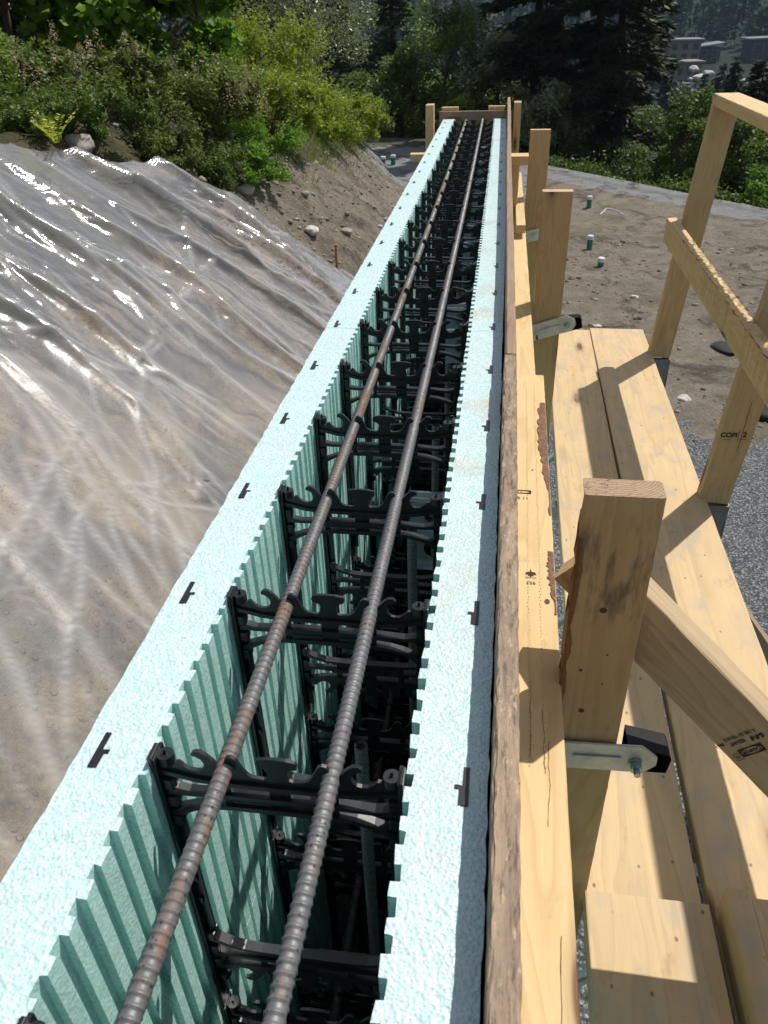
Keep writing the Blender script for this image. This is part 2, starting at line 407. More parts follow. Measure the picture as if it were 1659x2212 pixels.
def ground_mat():
    s = NT('dirt_gravel_ground', .92, .15); g = s.n('NewGeometry'); P = g.outputs['Position']
    px = s.n('SeparateXYZ'); s.l(P, px.inputs[0]); x, y, z = px.outputs
    def nz(sc, det=5, r=.6): return s.noise(P, sc, det, r)
    big = nz(.8); mid = nz(3.5, 5, .65); fine = nz(26, 5, .7); vf_ = nz(140, 3, .7)
    dirt = s.mix(s.ramp(mid, [(.3, 0.), (.7, 1.)]), (.125, .107, .083), (.245, .213, .172))
    dirt = s.mix(s.ramp(fine, [(.42, 0.), (.75, .8)]), dirt, (.25, .215, .17))
    dirt = s.mix(s.ramp(big, [(.5, 0.), (.7, .6)]), dirt, (.085, .068, .05)); dirt = s.mix(s.ramp(s.noise(P, 8, 6, .75, 1.), [(.55, 0.), (.68, .6)]), dirt, (.07, .055, .042)); dirt = s.mix(s.ramp(s.noise(P, 11, 5, .7), [(.60, 0.), (.72, .6)]), dirt, (.30, .265, .215))
    peb = s.vor(P, 38, 'F1', 'Color'); pd = s.vor(P, 38); sp = s.n('SeparateColor'); s.l(peb, sp.inputs[0])
    pm = s.math('MULTIPLY', s.ramp(pd, [(.28, 1.), (.42, 0.)]), s.math('GREATER_THAN', sp.outputs[0], .74))
    dirt = s.mix(s.math('MULTIPLY', pm, .45), dirt, s.mix(sp.outputs[1], (.20, .18, .155), (.33, .31, .28)))
    gv = s.vor(P, 55, 'F1', 'Color'); gd = s.vor(P, 55); gs = s.n('SeparateColor'); s.l(gv, gs.inputs[0])
    grav = s.mix(gs.outputs[0], (.14, .15, .16), (.43, .44, .45)); grav = s.mix(s.ramp(gd, [(.3, 0.), (.6, .8)]), grav, (.05, .05, .052))
    far_g = s.mix(nz(5, 5, .7), (.15, .155, .16), (.29, .29, .29))
    # where it is gravel: around the scaffold, road band at the far edge, path left of the wall
    wob = s.math('MULTIPLY', s.math('SUBTRACT', mid, .5), 2.2)
    g1 = s.math('LESS_THAN', s.math('ADD', s.math('ADD', y, wob), s.math('MULTIPLY', x, .25)), 7.2)
    g1 = s.math('MULTIPLY', g1, s.math('GREATER_THAN', x, -.31))
    e = s.math('ADD', s.math('MULTIPLY', s.math('SUBTRACT', x, .42), .75), s.math('MULTIPLY', s.math('SUBTRACT', y, 20.3), .66))
    e2 = s.math('ADD', e, s.math('MULTIPLY', wob, .25))
    band = s.math('MULTIPLY', s.math('GREATER_THAN', e2, 0.), s.math('LESS_THAN', e2, 1.35))
    path = s.math('MULTIPLY', s.math('LESS_THAN', x, .6), s.math('GREATER_THAN', s.math('ADD', y, s.math('MULTIPLY', wob, 2.)), 17.5))
    path = s.math('MULTIPLY', path, s.math('LESS_THAN', s.math('ADD', y, wob), 26.5))
    rut = s.ramp(s.math('FRACT', s.math('MULTIPLY', e2, .8)), [(.35, 0.), (.5, 1.), (.65, 0.)])
    sub = s.math('MULTIPLY', s.math('LESS_THAN', x, -.4), s.math('LESS_THAN', y, 5.6))
    tan = s.mix(s.ramp(s.noise(P, 2.4, 6, .7, 1.), [(.36, 0.), (.62, 1.)]), (.11, .078, .05), (.38, .295, .195)); tan = s.mix(s.ramp(s.noise(P, 1.3, 4, .6, .8), [(.50, 0.), (.66, .75)]), tan, (.15, .145, .15)); tan = s.mix(s.ramp(fine, [(.5, 0.), (.8, .6)]), tan, (.10, .075, .055))
    dirt = s.mix(sub, dirt, tan)
    c = s.mix(g1, dirt, grav)
    fg = s.mix(s.math('MULTIPLY', rut, .45), far_g, (.085, .075, .065))
    c = s.mix(s.math('MAXIMUM', band, path), c, fg)
    wet = s.ramp(s.noise(P, 1.5, 6, .7, 1.2), [(.52, 0.), (.62, .8)])
    c = s.mix(s.math('MULTIPLY', wet, s.math('SUBTRACT', 1., g1)), c, (.062, .049, .038))
    out = s.math('MAXIMUM', s.math('MULTIPLY', s.math('GREATER_THAN', e, 1.5), s.math('GREATER_THAN', x, .2)), s.math('GREATER_THAN', y, 27.5))
    green = s.mix(s.math('MULTIPLY', nz(1.3), s.math('LESS_THAN', y, 60.)), (.010, .020, .010), (.055, .075, .022))
    c = s.mix(out, c, green)
    # thin grass over the top of the bank
    up = s.math('GREATER_THAN', s.math('ADD', s.math('ADD', z, .32), s.math('ADD', s.math('MULTIPLY', wob, .18), s.math('MULTIPLY', s.math('MAXIMUM', s.math('SUBTRACT', y, 7.), 0.), .13))), 2.62)
    up = s.math('MULTIPLY', up, s.math('LESS_THAN', x, -1.2))
    c = s.mix(s.math('MULTIPLY', up, .8), c, s.mix(nz(9), (.02, .025, .01), (.07, .075, .03)))
    s.col(c)
    h = s.math('ADD', s.math('ADD', s.math('MULTIPLY', fine, .7), s.math('MULTIPLY', vf_, .25)), s.math('MULTIPLY', pm, .35))
    n1 = s.bump(h, 1., .045)
    h2 = s.math('MULTIPLY', s.ramp(gd, [(0, 1.), (.55, 0.)]), g1); s.bump(h2, .8, .012, n1)
    return s.m
GM = ground_mat()
gr = np_mesh('ground', vv, ff, GM, smooth=True); tag(gr, kind='structure')

# ================================================================ foam form wall
YA, YB = -.5, 4.615
TY = [.382+.2035*k for k in range(-4, 21)]
XC = -.155
wall = empty('foam_form_wall', V(XC, 2., 3.4), label='long pale aqua foam concrete form wall, open along its top, full of black plastic ties', cat='form wall')
def panel(side):
    """side=-1 left, +1 right; cross-section in x,y with dovetail grooves on the cavity side"""
    rn = random.Random(side+5); inner = XC + side*.102; rec = inner+side*.0062; outer = XC + side*.166; P = .0254
    j = lambda q=.0011: rn.uniform(-q, q)
    ys_ = []; y = YA
    while y < YB-.03: ys_ += [y+j(), y+.0135+j()]; y += P
    n = len(ys_); bm = bmesh.new(); H = .406
    OX = [outer+j(.0009) for _ in ys_]; RX = [rec+j(.0006) for _ in ys_]; SX = [inner+j(.0011) for _ in ys_]; SY = [q+j(.0009) for q in ys_]
    for cidx in range(8):
        t, b = .5+H*cidx, min(3.4, .5+H*(cidx+1)-.0012)
        if t >= 3.38: break
        def ring(d, jit): 
            q = lambda: j(.0007) if jit else 0
            z = HZ-d
            return ([bm.verts.new((x+bow(yy), yy, z+q())) for x, yy in zip(OX, ys_)], [bm.verts.new((x+bow(yy), yy, z+q())) for x, yy in zip(RX, ys_)], [bm.verts.new((x+bow(yy), yy, z+q())) for x, yy in zip(SX, SY)])
        T_, B_ = ring(t, cidx == 0), ring(b, False)
        for k in range(n-1):
            for L_, top in ((T_, 1), (B_, 0)):
                if cidx == 0 or top == 0 or 1:
                    bm.faces.new((L_[0][k], L_[0][k+1], L_[1][k+1], L_[1][k]))
                    if k % 2 == 0: bm.faces.new((L_[1][k], L_[1][k+1], L_[2][k+1], L_[2][k]))
            bm.faces.new((T_[0][k], T_[0][k+1], B_[0][k+1], B_[0][k]))
            if k % 2 == 0:
                bm.faces.new((T_[2][k], T_[2][k+1], B_[2][k+1], B_[2][k]))
                for m in (k, k+1): bm.faces.new((T_[1][m], T_[2][m], B_[2][m], B_[1][m]))
            else: bm.faces.new((T_[1][k], T_[1][k+1], B_[1][k+1], B_[1][k]))
        for m in (0, n-1): bm.faces.new((T_[0][m], T_[1][m], B_[1][m], B_[0][m]))
    bmesh.ops.recalc_face_normals(bm, faces=bm.faces[:])
    return from_bm('foam_panel', bm, FOAM, wall)
pl_, pr_ = panel(-1), panel(1)

# ---- plastic tie (origin at the cut line, centre of the cavity)
def arc_pts(cx, cz, r, a0, a1, n=7): return [(cx+r*math.cos(math.radians(a0+(a1-a0)*k/(n-1))), cz+r*math.sin(math.radians(a0+(a1-a0)*k/(n-1)))) for k in range(n)]
def bar(bm, pts, th, depth):
    n = len(pts); up = []; lo = []
    for k, (x, z) in enumerate(pts):
        a = Vector(pts[max(0, k-1)]); b = Vector(pts[min(n-1, k+1)]); d = (b-a).normalized(); nrm = Vector((-d.y, d.x))
        t_ = th[k] if isinstance(th, list) else th
        up.append((x+nrm.x*t_/2, z+nrm.y*t_/2)); lo.append((x-nrm.x*t_/2, z-nrm.y*t_/2))
    prism(bm, up+lo[::-1], depth)
def tie_half(bm, mir):
    mm = lambda pts: [(x, mir[1]+mir[0]*(z-mir[1])) for x, z in pts]
    k_ = .001
    for s in (-1, 1):
        ms = lambda pts: [(s*x*k_, z*k_) for x, z in pts]
        hook_in = [(46, -12), (43, -6), (42, 0), (42.5, 4), (41, 8), (37, 9), (33.5, 6.5), (31, 1), (28.5, -5), (25.5, -10), (22, -13), (18, -13.5), (18, -20), (46, -20)]
        hook_out = [(46, -12), (48, -5), (52, 2), (57, 8), (61, 11.5), (66, 12), (69, 9.5), (69, 6.5), (66, 6), (62, 3), (60, -2), (61, -7), (64, -10.5), (68, -11.5), (73, -11), (78, -7), (81, -3), (84, -3.5), (87, -7), (92, -11), (97, -12), (97, -18), (46, -20)]
        prism(bm, mm(ms(hook_in)), .0031); prism(bm, mm(ms(hook_out)), .0034)
        bar(bm, mm(ms([(97, -14), (84, -17), (70, -20.5), (45, -22.5), (0, -23)])), .0046, .0085)
        bar(bm, mm(ms([(97, -37), (88, -38), (78, -39.5), (66, -39), (46, -38), (0, -38)])), [.009, .0055, .004, .004, .005, .0055], .0092)
        bar(bm, mm(ms([(97, -70), (88, -64), (76, -58), (62, -54), (44, -52), (22, -51.5), (0, -51.5)])), [.012, .006, .0042, .0042, .005, .0055, .0055], .0096)
        prism(bm, mm(ms([(9, -20), (9, -53), (-.2, -53), (-.2, -20)])), .0033)
        prism(bm, mm(ms([(41, -22), (49, -22), (48, -53), (42, -53)])), .0036)
        bar(bm, mm(ms([(9, -44.5), (25, -45), (41, -44.8)])), .0022, .006)
    mush = [(9, -20), (9, -9), (8, -5), (9, -1.5), (13, .5), (16, 1.5), (17.2, 5), (15.5, 9), (8, 10.5), (0, 10.8)]
    pts = [(x*k_, z*k_) for x, z in mush]+[(-x*k_, z*k_) for x, z in mush[::-1][1:]]
    prism(bm, mm(pts), .0030)
    # notch beside the mushroom is open, the web below it is closed by bar 1
    for s in (-1, 1):
        prism(bm, mm([(s*x*k_, z*k_) for x, z in [(8.8, -20), (8.8, -13), (12, -14.5), (18.2, -13.6), (18.2, -20)]]), .0029)
def make_tie_mesh():
    bm = bmesh.new(); H = .334
    tie_half(bm, (1, 0)); tie_half(bm, (-1, -H/2))
    for s in (-1, 1):
        fx = s*.1015
        # flange strip lying on the foam face, and its ladder of clips
        x0, x1 = sorted((fx-s*.001, fx-s*.0042)); box(bm, x0, x1, -.0095, .0095, -.395, .006)
        x0, x1 = sorted((fx-s*.0043, fx-s*.0125)); box(bm, x0, x1, -.0015, .0015, -.372, -.002)
        for z in (-.028, -.050, -.075, -.262, -.285, -.31):
            x0, x1 = sorted((fx-s*.0044, fx-s*.0122)); box(bm, x0, x1, -.0065, .0065, z-.006, z+.006, .0012)
        for z in (-.13, -.165, -.2): x0, x1 = sorted((fx-s*.0044, fx-s*.009)); box(bm, x0, x1, -.004, .004, z-.004, z+.004)
        for z in (.001, -.337):
            c = Vector((fx-s*.0095, 0, z)); cyl(bm, c+Vector((0, 0, -.0055)), c+Vector((0, 0, .0035)), .0068, None, 14)
            cyl(bm, c+Vector((0, 0, .0036)), c+Vector((0, 0, .0085)), .0016, .0012, 6)
            x0, x1 = sorted((fx+s*.001, fx-s*.0028)); box(bm, x0, x1, -.011, .006, z-.009, z+.0085, .001)
        # leg buried in the foam, seen as a black L on the cut top
        x0, x1 = sorted((s*.1465, s*.1515)); box(bm, x0, x1, -.017, .018, -.39, .0009)
        x0, x1 = sorted((s*.1440, s*.1466)); box(bm, x0, x1, -.0165, .001, -.39, .0007)
        x0, x1 = sorted((s*.1405, s*.1442)); box(bm, x0, x1, -.0025, .0012, -.39, .0008)
    bmesh.ops.recalc_face_normals(bm, faces=bm.faces[:])
    me = bpy.data.meshes.new('plastic_tie'); bm.to_mesh(me); bm.free(); me.materials.append(BLK); return me
tme = make_tie_mesh()
cnt = 0
for tier in range(4):
    for k, ty in enumerate(TY):
        if cnt >= 100: break
        rz = random.uniform(-.02, .02)
        mw = Matrix.Translation(V(XC+bow(ty), ty, .5+.406*tier+random.uniform(-.001, .001)*(tier > 0))) @ Matrix.Rotation(rz*.3, 4, 'Z')
        link('plastic_tie', tme, None, wall, mw); cnt += 1

# ---- horizontal and vertical rebar
def rebar_mesh(L, r=.0067, pitch=.0074, slant=.12):
    seg = 18; st = .00105; n = int(L/st); t = np.linspace(-L/2, L/2, n+1); a = np.linspace(0, 2*np.pi, seg, endpoint=False)
    T, A = np.meshgrid(t, a, indexing='ij')
    side = np.where(np.cos(A) > 0, 1., -1.)
    ph = ((T + side*pitch*.25 + np.cos(A)*slant*.006*side) % pitch)/pitch
    rib = np.exp(-((ph-.5)/.15)**4)*np.clip(np.abs(np.cos(A))*2.2, 0, 1)
    lon = np.exp(-((np.abs(np.sin(A))-1)/.03)**2)
    R = r - .0004 + .0015*rib + .0008*lon
    vv = np.stack([T, R*np.sin(A), R*np.cos(A)], -1).reshape(-1, 3)
    i = np.arange(n)[:, None]*seg; j = np.arange(seg)[None, :]; j2 = (j+1) % seg
    f = np.stack([i+j, i+j2, i+seg+j2, i+seg+j], -1).reshape(-1, 4)
    return vv, f
def rebar(A, B, mat, label, r=.0067, roll=0., bowed=False, group=None):
    A, B = Vector(A), Vector(B); L = (B-A).length; v, f = rebar_mesh(L, r)
    if bowed:
        yy = A.y + (v[:, 0]+L/2)/L*(B.y-A.y); v[:, 1] -= np.array([bow(q) for q in yy])
    x = (B-A).normalized(); q = Matrix.Rotation(roll, 3, x); z0 = Vector((0, 0, 1)) if abs(x.z) < .9 else Vector((0, 1, 0))
    z = (z0-x*z0.dot(x)).normalized(); y = z.cross(x); m3 = q @ Matrix((x, y, z)).transposed()
    mw = m3.to_4x4(); mw.translation = (A+B)/2
    o = np_mesh('rebar', v, f, mat, mw=mw, smooth=True); return tag(o, label, 'rebar', group)
rebar(V(-.1975, -.4, .504), V(-.1985, 4.56, .504), RB1, 'rusty ribbed steel bar resting in the left hooks of the ties', roll=.25, bowed=True)
rebar(V(-.1105, -.45, .505), V(-.1125, 4.58, .503), RB2, 'grey ribbed steel bar resting in the right hooks of the ties', roll=-.2, bowed=True)
for k, (y, t_, x) in enumerate([(.545, .66, -.117), (.905, .625, -.108), (1.31, .66, -.110), (1.72, .63, -.112), (2.13, .66, -.110), (2.54, .64, -.11), (3.36, .65, -.11), (4.1, .64, -.11)]):
    nm = ['nearest', 'second nearest', 'third nearest', 'fourth', 'fifth', 'sixth', 'seventh', 'farthest'][k]
    rebar(V(x+bow(y), y, 3.2), V(x+bow(y)+random.uniform(-.006, .006), y, t_), RB2, f'upright ribbed steel bar standing in the wall cavity, {nm} from the camera', group='upright bars inside the wall cavity')
for d, lab in ((.905, 'second layer'), (1.31, 'third layer')):
    rebar(V(-.195, -.4, d+.004), V(-.197, 4.5, d+.004), RB1, f'rusty bar lying low in the wall cavity on the left, {lab} down', bowed=True)

# ---- galvanised ledger plates in the cavity
def ledger_mesh():
    bm = bmesh.new(); pr = []
    # profile (z, y) with flutes, extruded along x, holes by building around them
    def flute(z0, z1, amp=.004, n=13):
        for k in range(n):
            t = k/(n-1); pr.append((z0+(z1-z0)*t, amp*(.5-.5*math.cos(t*math.pi*4))))
    W = .075; z = 0
    def strip(prof):
        a = [bm.verts.new((0, y, -zz)) for zz, y in prof]; b = [bm.verts.new((W, y, -zz)) for zz, y in prof]
        for k in range(len(prof)-1): bm.faces.new((a[k], a[k+1], b[k+1], b[k]))
    for z0 in (0, .060, .120):
        pr = []; flute(z0, z0+.020); strip(pr)
    for z0 in (.020, .080):
        N = 28; cx, cz, r = .036, z0+.020, .0155; o = []; i = []
        for k in range(N):
            t = 2*math.pi*k/N; c_, s_ = math.cos(t), math.sin(t)
            sx = (W-cx if c_ > 0 else cx)/max(abs(c_), 1e-6); sz = .020/max(abs(s_), 1e-6); q = min(sx, sz)
            o.append(bm.verts.new((cx+c_*q, 0, -(cz+s_*q)))); i.append(bm.verts.new((cx+c_*r, 0, -(cz+s_*r))))
        for k in range(N): bm.faces.new((o[k], o[(k+1) % N], i[(k+1) % N], i[k]))
    vs = [bm.verts.new(p) for p in ((0, 0, 0), (0, 0, -.14), (0, .016, -.14), (0, .016, 0))]; bm.faces.new(vs)
    r = bmesh.ops.solidify(bm, geom=bm.faces[:], thickness=.0014)
    bmesh.ops.recalc_face_normals(bm, faces=bm.faces[:])
    me = bpy.data.meshes.new('ledger_plate'); bm.to_mesh(me); bm.free(); me.materials.append(GALVB); return me
lme = ledger_mesh()
for k, (y, d) in enumerate([(.93, .575), (1.65, .535), (2.45, .545), (3.2, .545), (3.95, .545)]):
    o = link('ledger_plate', lme, None, None, Matrix.Translation(V(-.112+bow(y), y, d)))
    tag(o, ['nearest', 'second nearest', 'middle', 'second farthest', 'farthest'][k]+' galvanised plate with round holes set in the right side of the wall cavity', 'steel plate', 'galvanised plates in the wall cavity')
#SPLIT
# ================================================================ timber along the wall
def jag(t, j, py, pz): return 1.
o = lumber('edge_board', V(.0215, -.5, .60), V(.0285, 1.14, .60), Z3, .30, .019, WR, parent=None, rough=(.0022, lambda t, j, py, pz: 1. if py > .12 and pz > -1 else 0.), step=.008,
       label='weathered rough board on edge against the foam wall, the near one with splintered top', cat='board')
o = lumber('edge_board', V(.0290, 1.142, .60), V(.0215, 4.84, .572), Z3, .30, .0165, WB, warp=.0015, step=.05,
       label='smooth brown board on edge against the foam wall, running to its far corner', cat='board')
nw = lumber('waler', V(.0535, -.45, .781), V(.0845, 1.80, .781), X3, .089, .038, WD, EG2, step=.02,
       label='near two-by-four lying flat beside the rough edge board with printed grade marks and bark strip', cat='lumber')
fw = lumber('waler', V(.0705, 1.2, .82), V(.0705, 4.45, .82), X3, .089, .038, WD, EG2, label='far two-by-four lying flat, partly under the near printed one', cat='lumber')
lumber('lumber_offcut', V(.091, 3.3, .765), V(.088, 4.5, .765), Z3, .032, .038, WD, EG2, label='thin strip of lumber lying on top of the far flat two-by-four', cat='lumber')
# bark strip on the near waler
BARK = plain('reddish_bark', (.21, .115, .075), .9, 110, .65)
def patch(name, outline, origin, u, v, mat, parent, th=.0012, seed=1, sub=3):
    bm = bmesh.new(); vs = [bm.verts.new((x, y, 0)) for x, y in outline]; f = bm.faces.new(vs)
    r = bmesh.ops.extrude_face_region(bm, geom=[f])
    for g in r['geom']:
        if isinstance(g, bmesh.types.BMVert): g.co.z += th
    bmesh.ops.recalc_face_normals(bm, faces=bm.faces[:])
    n = u.cross(v); mw = Matrix((u, v, n)).transposed().to_4x4(); mw.translation = origin + n*.0003
    return from_bm(name, bm, mat, parent, mw)
def ragged(L, w0, seed, n=26, taper=True):
    r = random.Random(seed); a = []; b = []
    for k in range(n+1):
        t = k/n; ww = w0*(1-.75*t if taper else 1)*(.75+.5*r.random()); a.append((t*L, 0)); b.append((t*L, -ww))
    return a+b[::-1]
wdir = (V(.0845, 1.80, 0)-V(.0535, -.45, 0)).normalized(); wx = Vector((wdir.y, -wdir.x, 0))
def on_waler(y, off): # point on top of the near waler; off = metres from centre toward the right
    t = (y+.45)/2.25; return V(.0535+.031*t, y, .762) + wx*off
bs = bmesh.new()
rr_ = random.Random(4); N = 40
for (ya, yb, wmax, off0) in ((1.64, 1.17, .021, .0435), (1.06, .90, .013, .0435)):
    top = []; bot = []
    for k in range(N+1):
        t = k/N; y = ya+(yb-ya)*t; ww = wmax*(math.sin(math.pi*min(1, t*1.1+.1))**.4 if t < .95 else .3)*(.7+.45*rr_.random())*(1-.35*t)
        p0 = on_waler(y, off0); p1 = on_waler(y, off0-max(ww, .002)); h = .0012+.0012*rr_.random()
        top.append(bs.verts.new(p0+Z3*.0006)); bot.append((bs.verts.new(p1+Z3*h), bs.verts.new(p1+Z3*.0002)))
    for k in range(N):
        bs.faces.new((top[k], top[k+1], bot[k+1][0], bot[k][0])); bs.faces.new((bot[k][0], bot[k+1][0], bot[k+1][1], bot[k][1]))
merge_into(nw, from_bm('bark_strip', bs, BARK, nw))
U, Vv = wx*-1, wdir*-1     # writing reads from the far end
stamp([('text', '11 SPF', .012, 0, .026), ('ring', 0, .004, .042, .012, .036, .008), ('text', 'C A', .006, 0, .004)], on_waler(1.25, -.012), U, Vv, nw)
stamp([('text', '953', .010, 0, .012), ('leaf', 0, -.012, .010), ('text', 'CLSAB', .006, 0, -.001), ('rect', .032, .012, .020, .0016), ('text', 'S2', .009, .034, -.004), ('rect', .034, .004, .022, .0014)], on_waler(.985, .006), U, Vv, nw)
# lines of small tooth marks left by the mill rollers
bm = bmesh.new()
for off in (-.020, .002, .020):
    for k in range(150):
        y = .62+k*.0076+random.uniform(-.001, .001)
        p = on_waler(y, off+random.uniform(-.0012, .0012))+Z3*.0005; q = .0009
        bm.faces.new([bm.verts.new(p+Vector((a*q, b*q*1.6, 0))) for a, b in ((-1, -1), (1, -1), (1, 1), (-1, 1))])
merge_into(nw, from_bm('roller_mark', bm, plain('pale_roller_mark', (.5, .36, .2), .7), nw))
# knots and nail holes on the near waler
KN = plain('dark_knot', (.10, .05, .025), .7, 90, .5)
bm = bmesh.new()
for y, off, r in ((.44, -.014, .0055), (.31, .03, .002), (.93, .030, .005), (.55, -.02, .0018), (1.33, .012, .0022)):
    c = on_waler(y, off)+Z3*.0006
    bm.faces.new([bm.verts.new(c+Vector((math.cos(a)*r*.8, math.sin(a)*r*1.2, 0))) for a in [k*math.pi/7 for k in range(14)]])
merge_into(nw, from_bm('knot', bm, KN, nw))
# cracks
bm = bmesh.new(); rn = random.Random(8)
for y0, off, L in ((.76, .004, .13), (.71, .018, .10), (.66, .026, .12), (.42, .031, .12), (.30, .027, .09)):
    p = []; o_ = off
    for k in range(14):
        y = y0-L*k/13; o_ += rn.uniform(-.0013, .0013); p.append((y, o_))
    for a, b in zip(p, p[1:]):
        wd = .0002+.0003*rn.random()
        bm.faces.new([bm.verts.new(on_waler(y, o2)+Z3*.0006) for y, o2 in ((a[0], a[1]-wd), (b[0], b[1]-wd), (b[0], b[1]+wd), (a[0], a[1]+wd))])
merge_into(nw, from_bm('crack', bm, plain('brown_crack', (.22, .13, .06), .8), nw))

# ---- uprights (posts) with clamps
def screw_clamp(px, py, d, tilt, lab, n):
    """plate in front of a post whose left-front corner is px,py"""
    t = empty('post_clamp', V(px, py, d), label=lab, cat='clamp', group='galvanised clamps on the wall posts')
    R = Matrix.Rotation(tilt, 4, 'Y'); base = Matrix.Translation(V(px, py, d)) @ R
    bm = bmesh.new()
    pts = [(-.028, .026), (.112, .026), (.134, .006), (.134, -.012), (.118, -.028), (-.028, -.028)]
    prism(bm, pts, .004); bmesh.ops.bevel(bm, geom=[e for e in bm.edges], offset=.0012, segments=2, affect='EDGES')
    for v in bm.verts: v.co.y += -.006
    box(bm, .02, .085, -.0115, -.0095, -.004, .004)
    from_bm('clamp_plate', bm, ZINC, t, base)
    bm = bmesh.new(); c = Vector((.105, -.009, -.006))
    cyl(bm, c, c+Vector((0, -.004, 0)), .0095, None, 20); cyl(bm, c+Vector((0, -.0041, 0)), c+Vector((0, -.014, 0)), .0082, None, 6); cyl(bm, c+Vector((0, -.0141, 0)), c+Vector((0, -.022, 0)), .0045, None, 14)
    from_bm('bolt', bm, BOLT, t, base)
    bm = bmesh.new(); c = Vector((.006, -.009, -.014))
    cyl(bm, c, c+Vector((0, -.016, -.002)), .0028, None, 10); cyl(bm, c+Vector((0, -.016, -.002)), c+Vector((0, -.020, -.0022)), .0042, .0036, 10)
    from_bm('screw', bm, DARKM, t, base)
    bm = bmesh.new()  # black folded channel behind the plate
    pr_ = [(.0935, .020), (.150, .006), (.154, -.002), (.150, -.030), (.0935, -.030)]
    lo = [bm.verts.new((x, -.0035, z)) for x, z in pr_]; hi = [bm.verts.new((x+.001, .040, z-.004)) for x, z in pr_]
    for k in range(4): bm.faces.new((lo[k], lo[k+1], hi[k+1], hi[k]))
    bm.faces.new(hi)
    bmesh.ops.solidify(bm, geom=bm.faces[:], thickness=.003); bmesh.ops.recalc_face_normals(bm, faces=bm.faces[:])
    from_bm('black_bracket', bm, BLKM, t, base)
    return t
p1 = lumber('wall_post', V(.1560, .7745, .462), V(.1560, .7745, 3.38), X3, .089, .038, WS, EG, rr=.004, warp=0., step=.02,
       rough=(.012, lambda t, j, py, pz: 1.3 if (abs(t) < 9 and py < -.03 and pz < 0 and t > -1.47+.03 and t < -.9) else 0.),
       label='near upright two-by-four post with smudged face, cracked end grain and bark edge', cat='post', group='upright posts along the wall')
p2 = lumber('wall_post', V(.1695, 2.483, .464), V(.1695, 2.483, 3.38), X3, .089, .038, WD2, EG2, label='upright two-by-four post in the middle of the row, in front of the second steel clamp', cat='post', group='upright posts along the wall')
p3 = lumber('wall_post', V(.1645, 3.862, .466), V(.1645, 3.862, 3.38), X3, .089, .038, WD2, EG2, label='third upright two-by-four post with dark resin edge beside the far road', cat='post', group='upright posts along the wall')
p4 = lumber('wall_post', V(.069, 4.66, .428), V(.069, 4.66, 3.38), Y3, .089, .038, WD, EG2, label='narrow upright post at the far right corner of the wall', cat='post', group='upright posts along the wall')
p5 = lumber('wall_post', V(-.397, 4.66, .434), V(-.397, 4.66, 3.38), Y3, .089, .042, WD, EG2, label='upright post at the far left corner of the wall', cat='post', group='upright posts along the wall')
screw_clamp(.122, .7745-.0195, .888, math.radians(-2), 'galvanised clamp plate with hex bolt on the near post', 0)
screw_clamp(.132, 2.483-.0195, .893, math.radians(-18), 'galvanised clamp plate tilted across the middle post', 1)
screw_clamp(.127, 3.862-.0195, .925, math.radians(-14), 'galvanised clamp plate on the third post, half hidden behind the middle post', 2)
stamp([('text', 'COFI', .018, 0, 0, .0006), ('rect', 0, -.012, .04, .0015), ('text', 'x', .01, -.03, .02), ('text', 'S-GRN', .008, .012, .016)], V(.174, 2.4638, 1.18), X3, Z3, p2)
# smudges, screw and knots on the near post
bm = bmesh.new()
yf = .7745-.0194
for x, d, r in ((.152, .627, .0042), (.166, .70, .0014), (.166, .752, .0013), (.145, .805, .0035), (.136, .73, .002)):
    c = V(x, yf, d); bm.faces.new([bm.verts.new(c+Vector((math.cos(a)*r*1.1, -.0006, math.sin(a)*r))) for a in [k*math.pi/8 for k in range(16)]])
merge_into(p1, from_bm('knot', bm, KN, p1))

# ---- far bulkhead closing the wall
bh = empty('end_bulkhead', V(-.168, 4.63, 3.4), label='brown plywood bulkhead closing the far end of the foam wall', cat='formwork')
lumber('plywood_sheet', V(-.345, 4.632, 1.0), V(.0095, 4.632, 1.0), Z3, 1.07, .017, WB, EG2, parent=bh, step=.08)
lumber('batten', V(-.289, 4.662, .448), V(-.289, 4.662, 1.5), X3, .089, .038, WD, EG2, parent=bh)
lumber('batten', V(-.040, 4.662, .446), V(-.040, 4.662, 1.5), X3, .089, .038, WD, EG2, parent=bh)
lumber('crosspiece', V(.035, 3.72, .566), V(.1155, 3.72, .566), Z3, .038, .089, WD, EG2, label='short crosspiece nailed between the edge board and the third post', cat='lumber')
lumber('short_stud', V(.0605, 3.72, .587), V(.0605, 3.72, 1.9), X3, .036, .06, WD, EG2, label='short stud standing under the crosspiece beside the far road', cat='lumber')
lumber('lumber_offcut', V(-.455, 4.2, .625), V(-.325, 4.2, .625), Z3, .033, .06, WD, EG2, label='short block of lumber poking out left of the foam wall', cat='lumber')

# ---- scaffold planks
PD = 1.25
def plank(name, xa0, xb0, ya, xa1, xb1, yb, top, label, mat=WP, thick=.038, **k):
    c0 = V((xa0+xb0)/2, ya, top+thick/2); c1 = V((xa1+xb1)/2, yb, top+thick/2)
    return lumber(name, c0, c1, X3, abs(xb0-xa0), thick, mat, EG2, label=label, cat='plank', step=.06, **k)
pk1 = plank('scaffold_plank', .171, .361, -.9, .248, .438, 3.5, 1.254, 'dusty scaffold plank next to the wall posts, half in rail shadow')
pk2 = plank('scaffold_plank', .381, .616, -.9, .444, .669, 3.505, 1.248, 'dusty scaffold plank on the outer side under the guardrail posts')
pk3 = plank('scaffold_plank', .178, .372, -1., .194, .388, .745, 1.209, 'short overlapping scaffold plank at the lower edge, lying on the inner plank')
lumber('rail_offcut', V(.4165, -.9, 1.205), V(.4225, .75, 1.205), Z3, .075, .036, WP, EG2, label='narrow board on edge at the lower right, lying on the outer plank', cat='lumber')
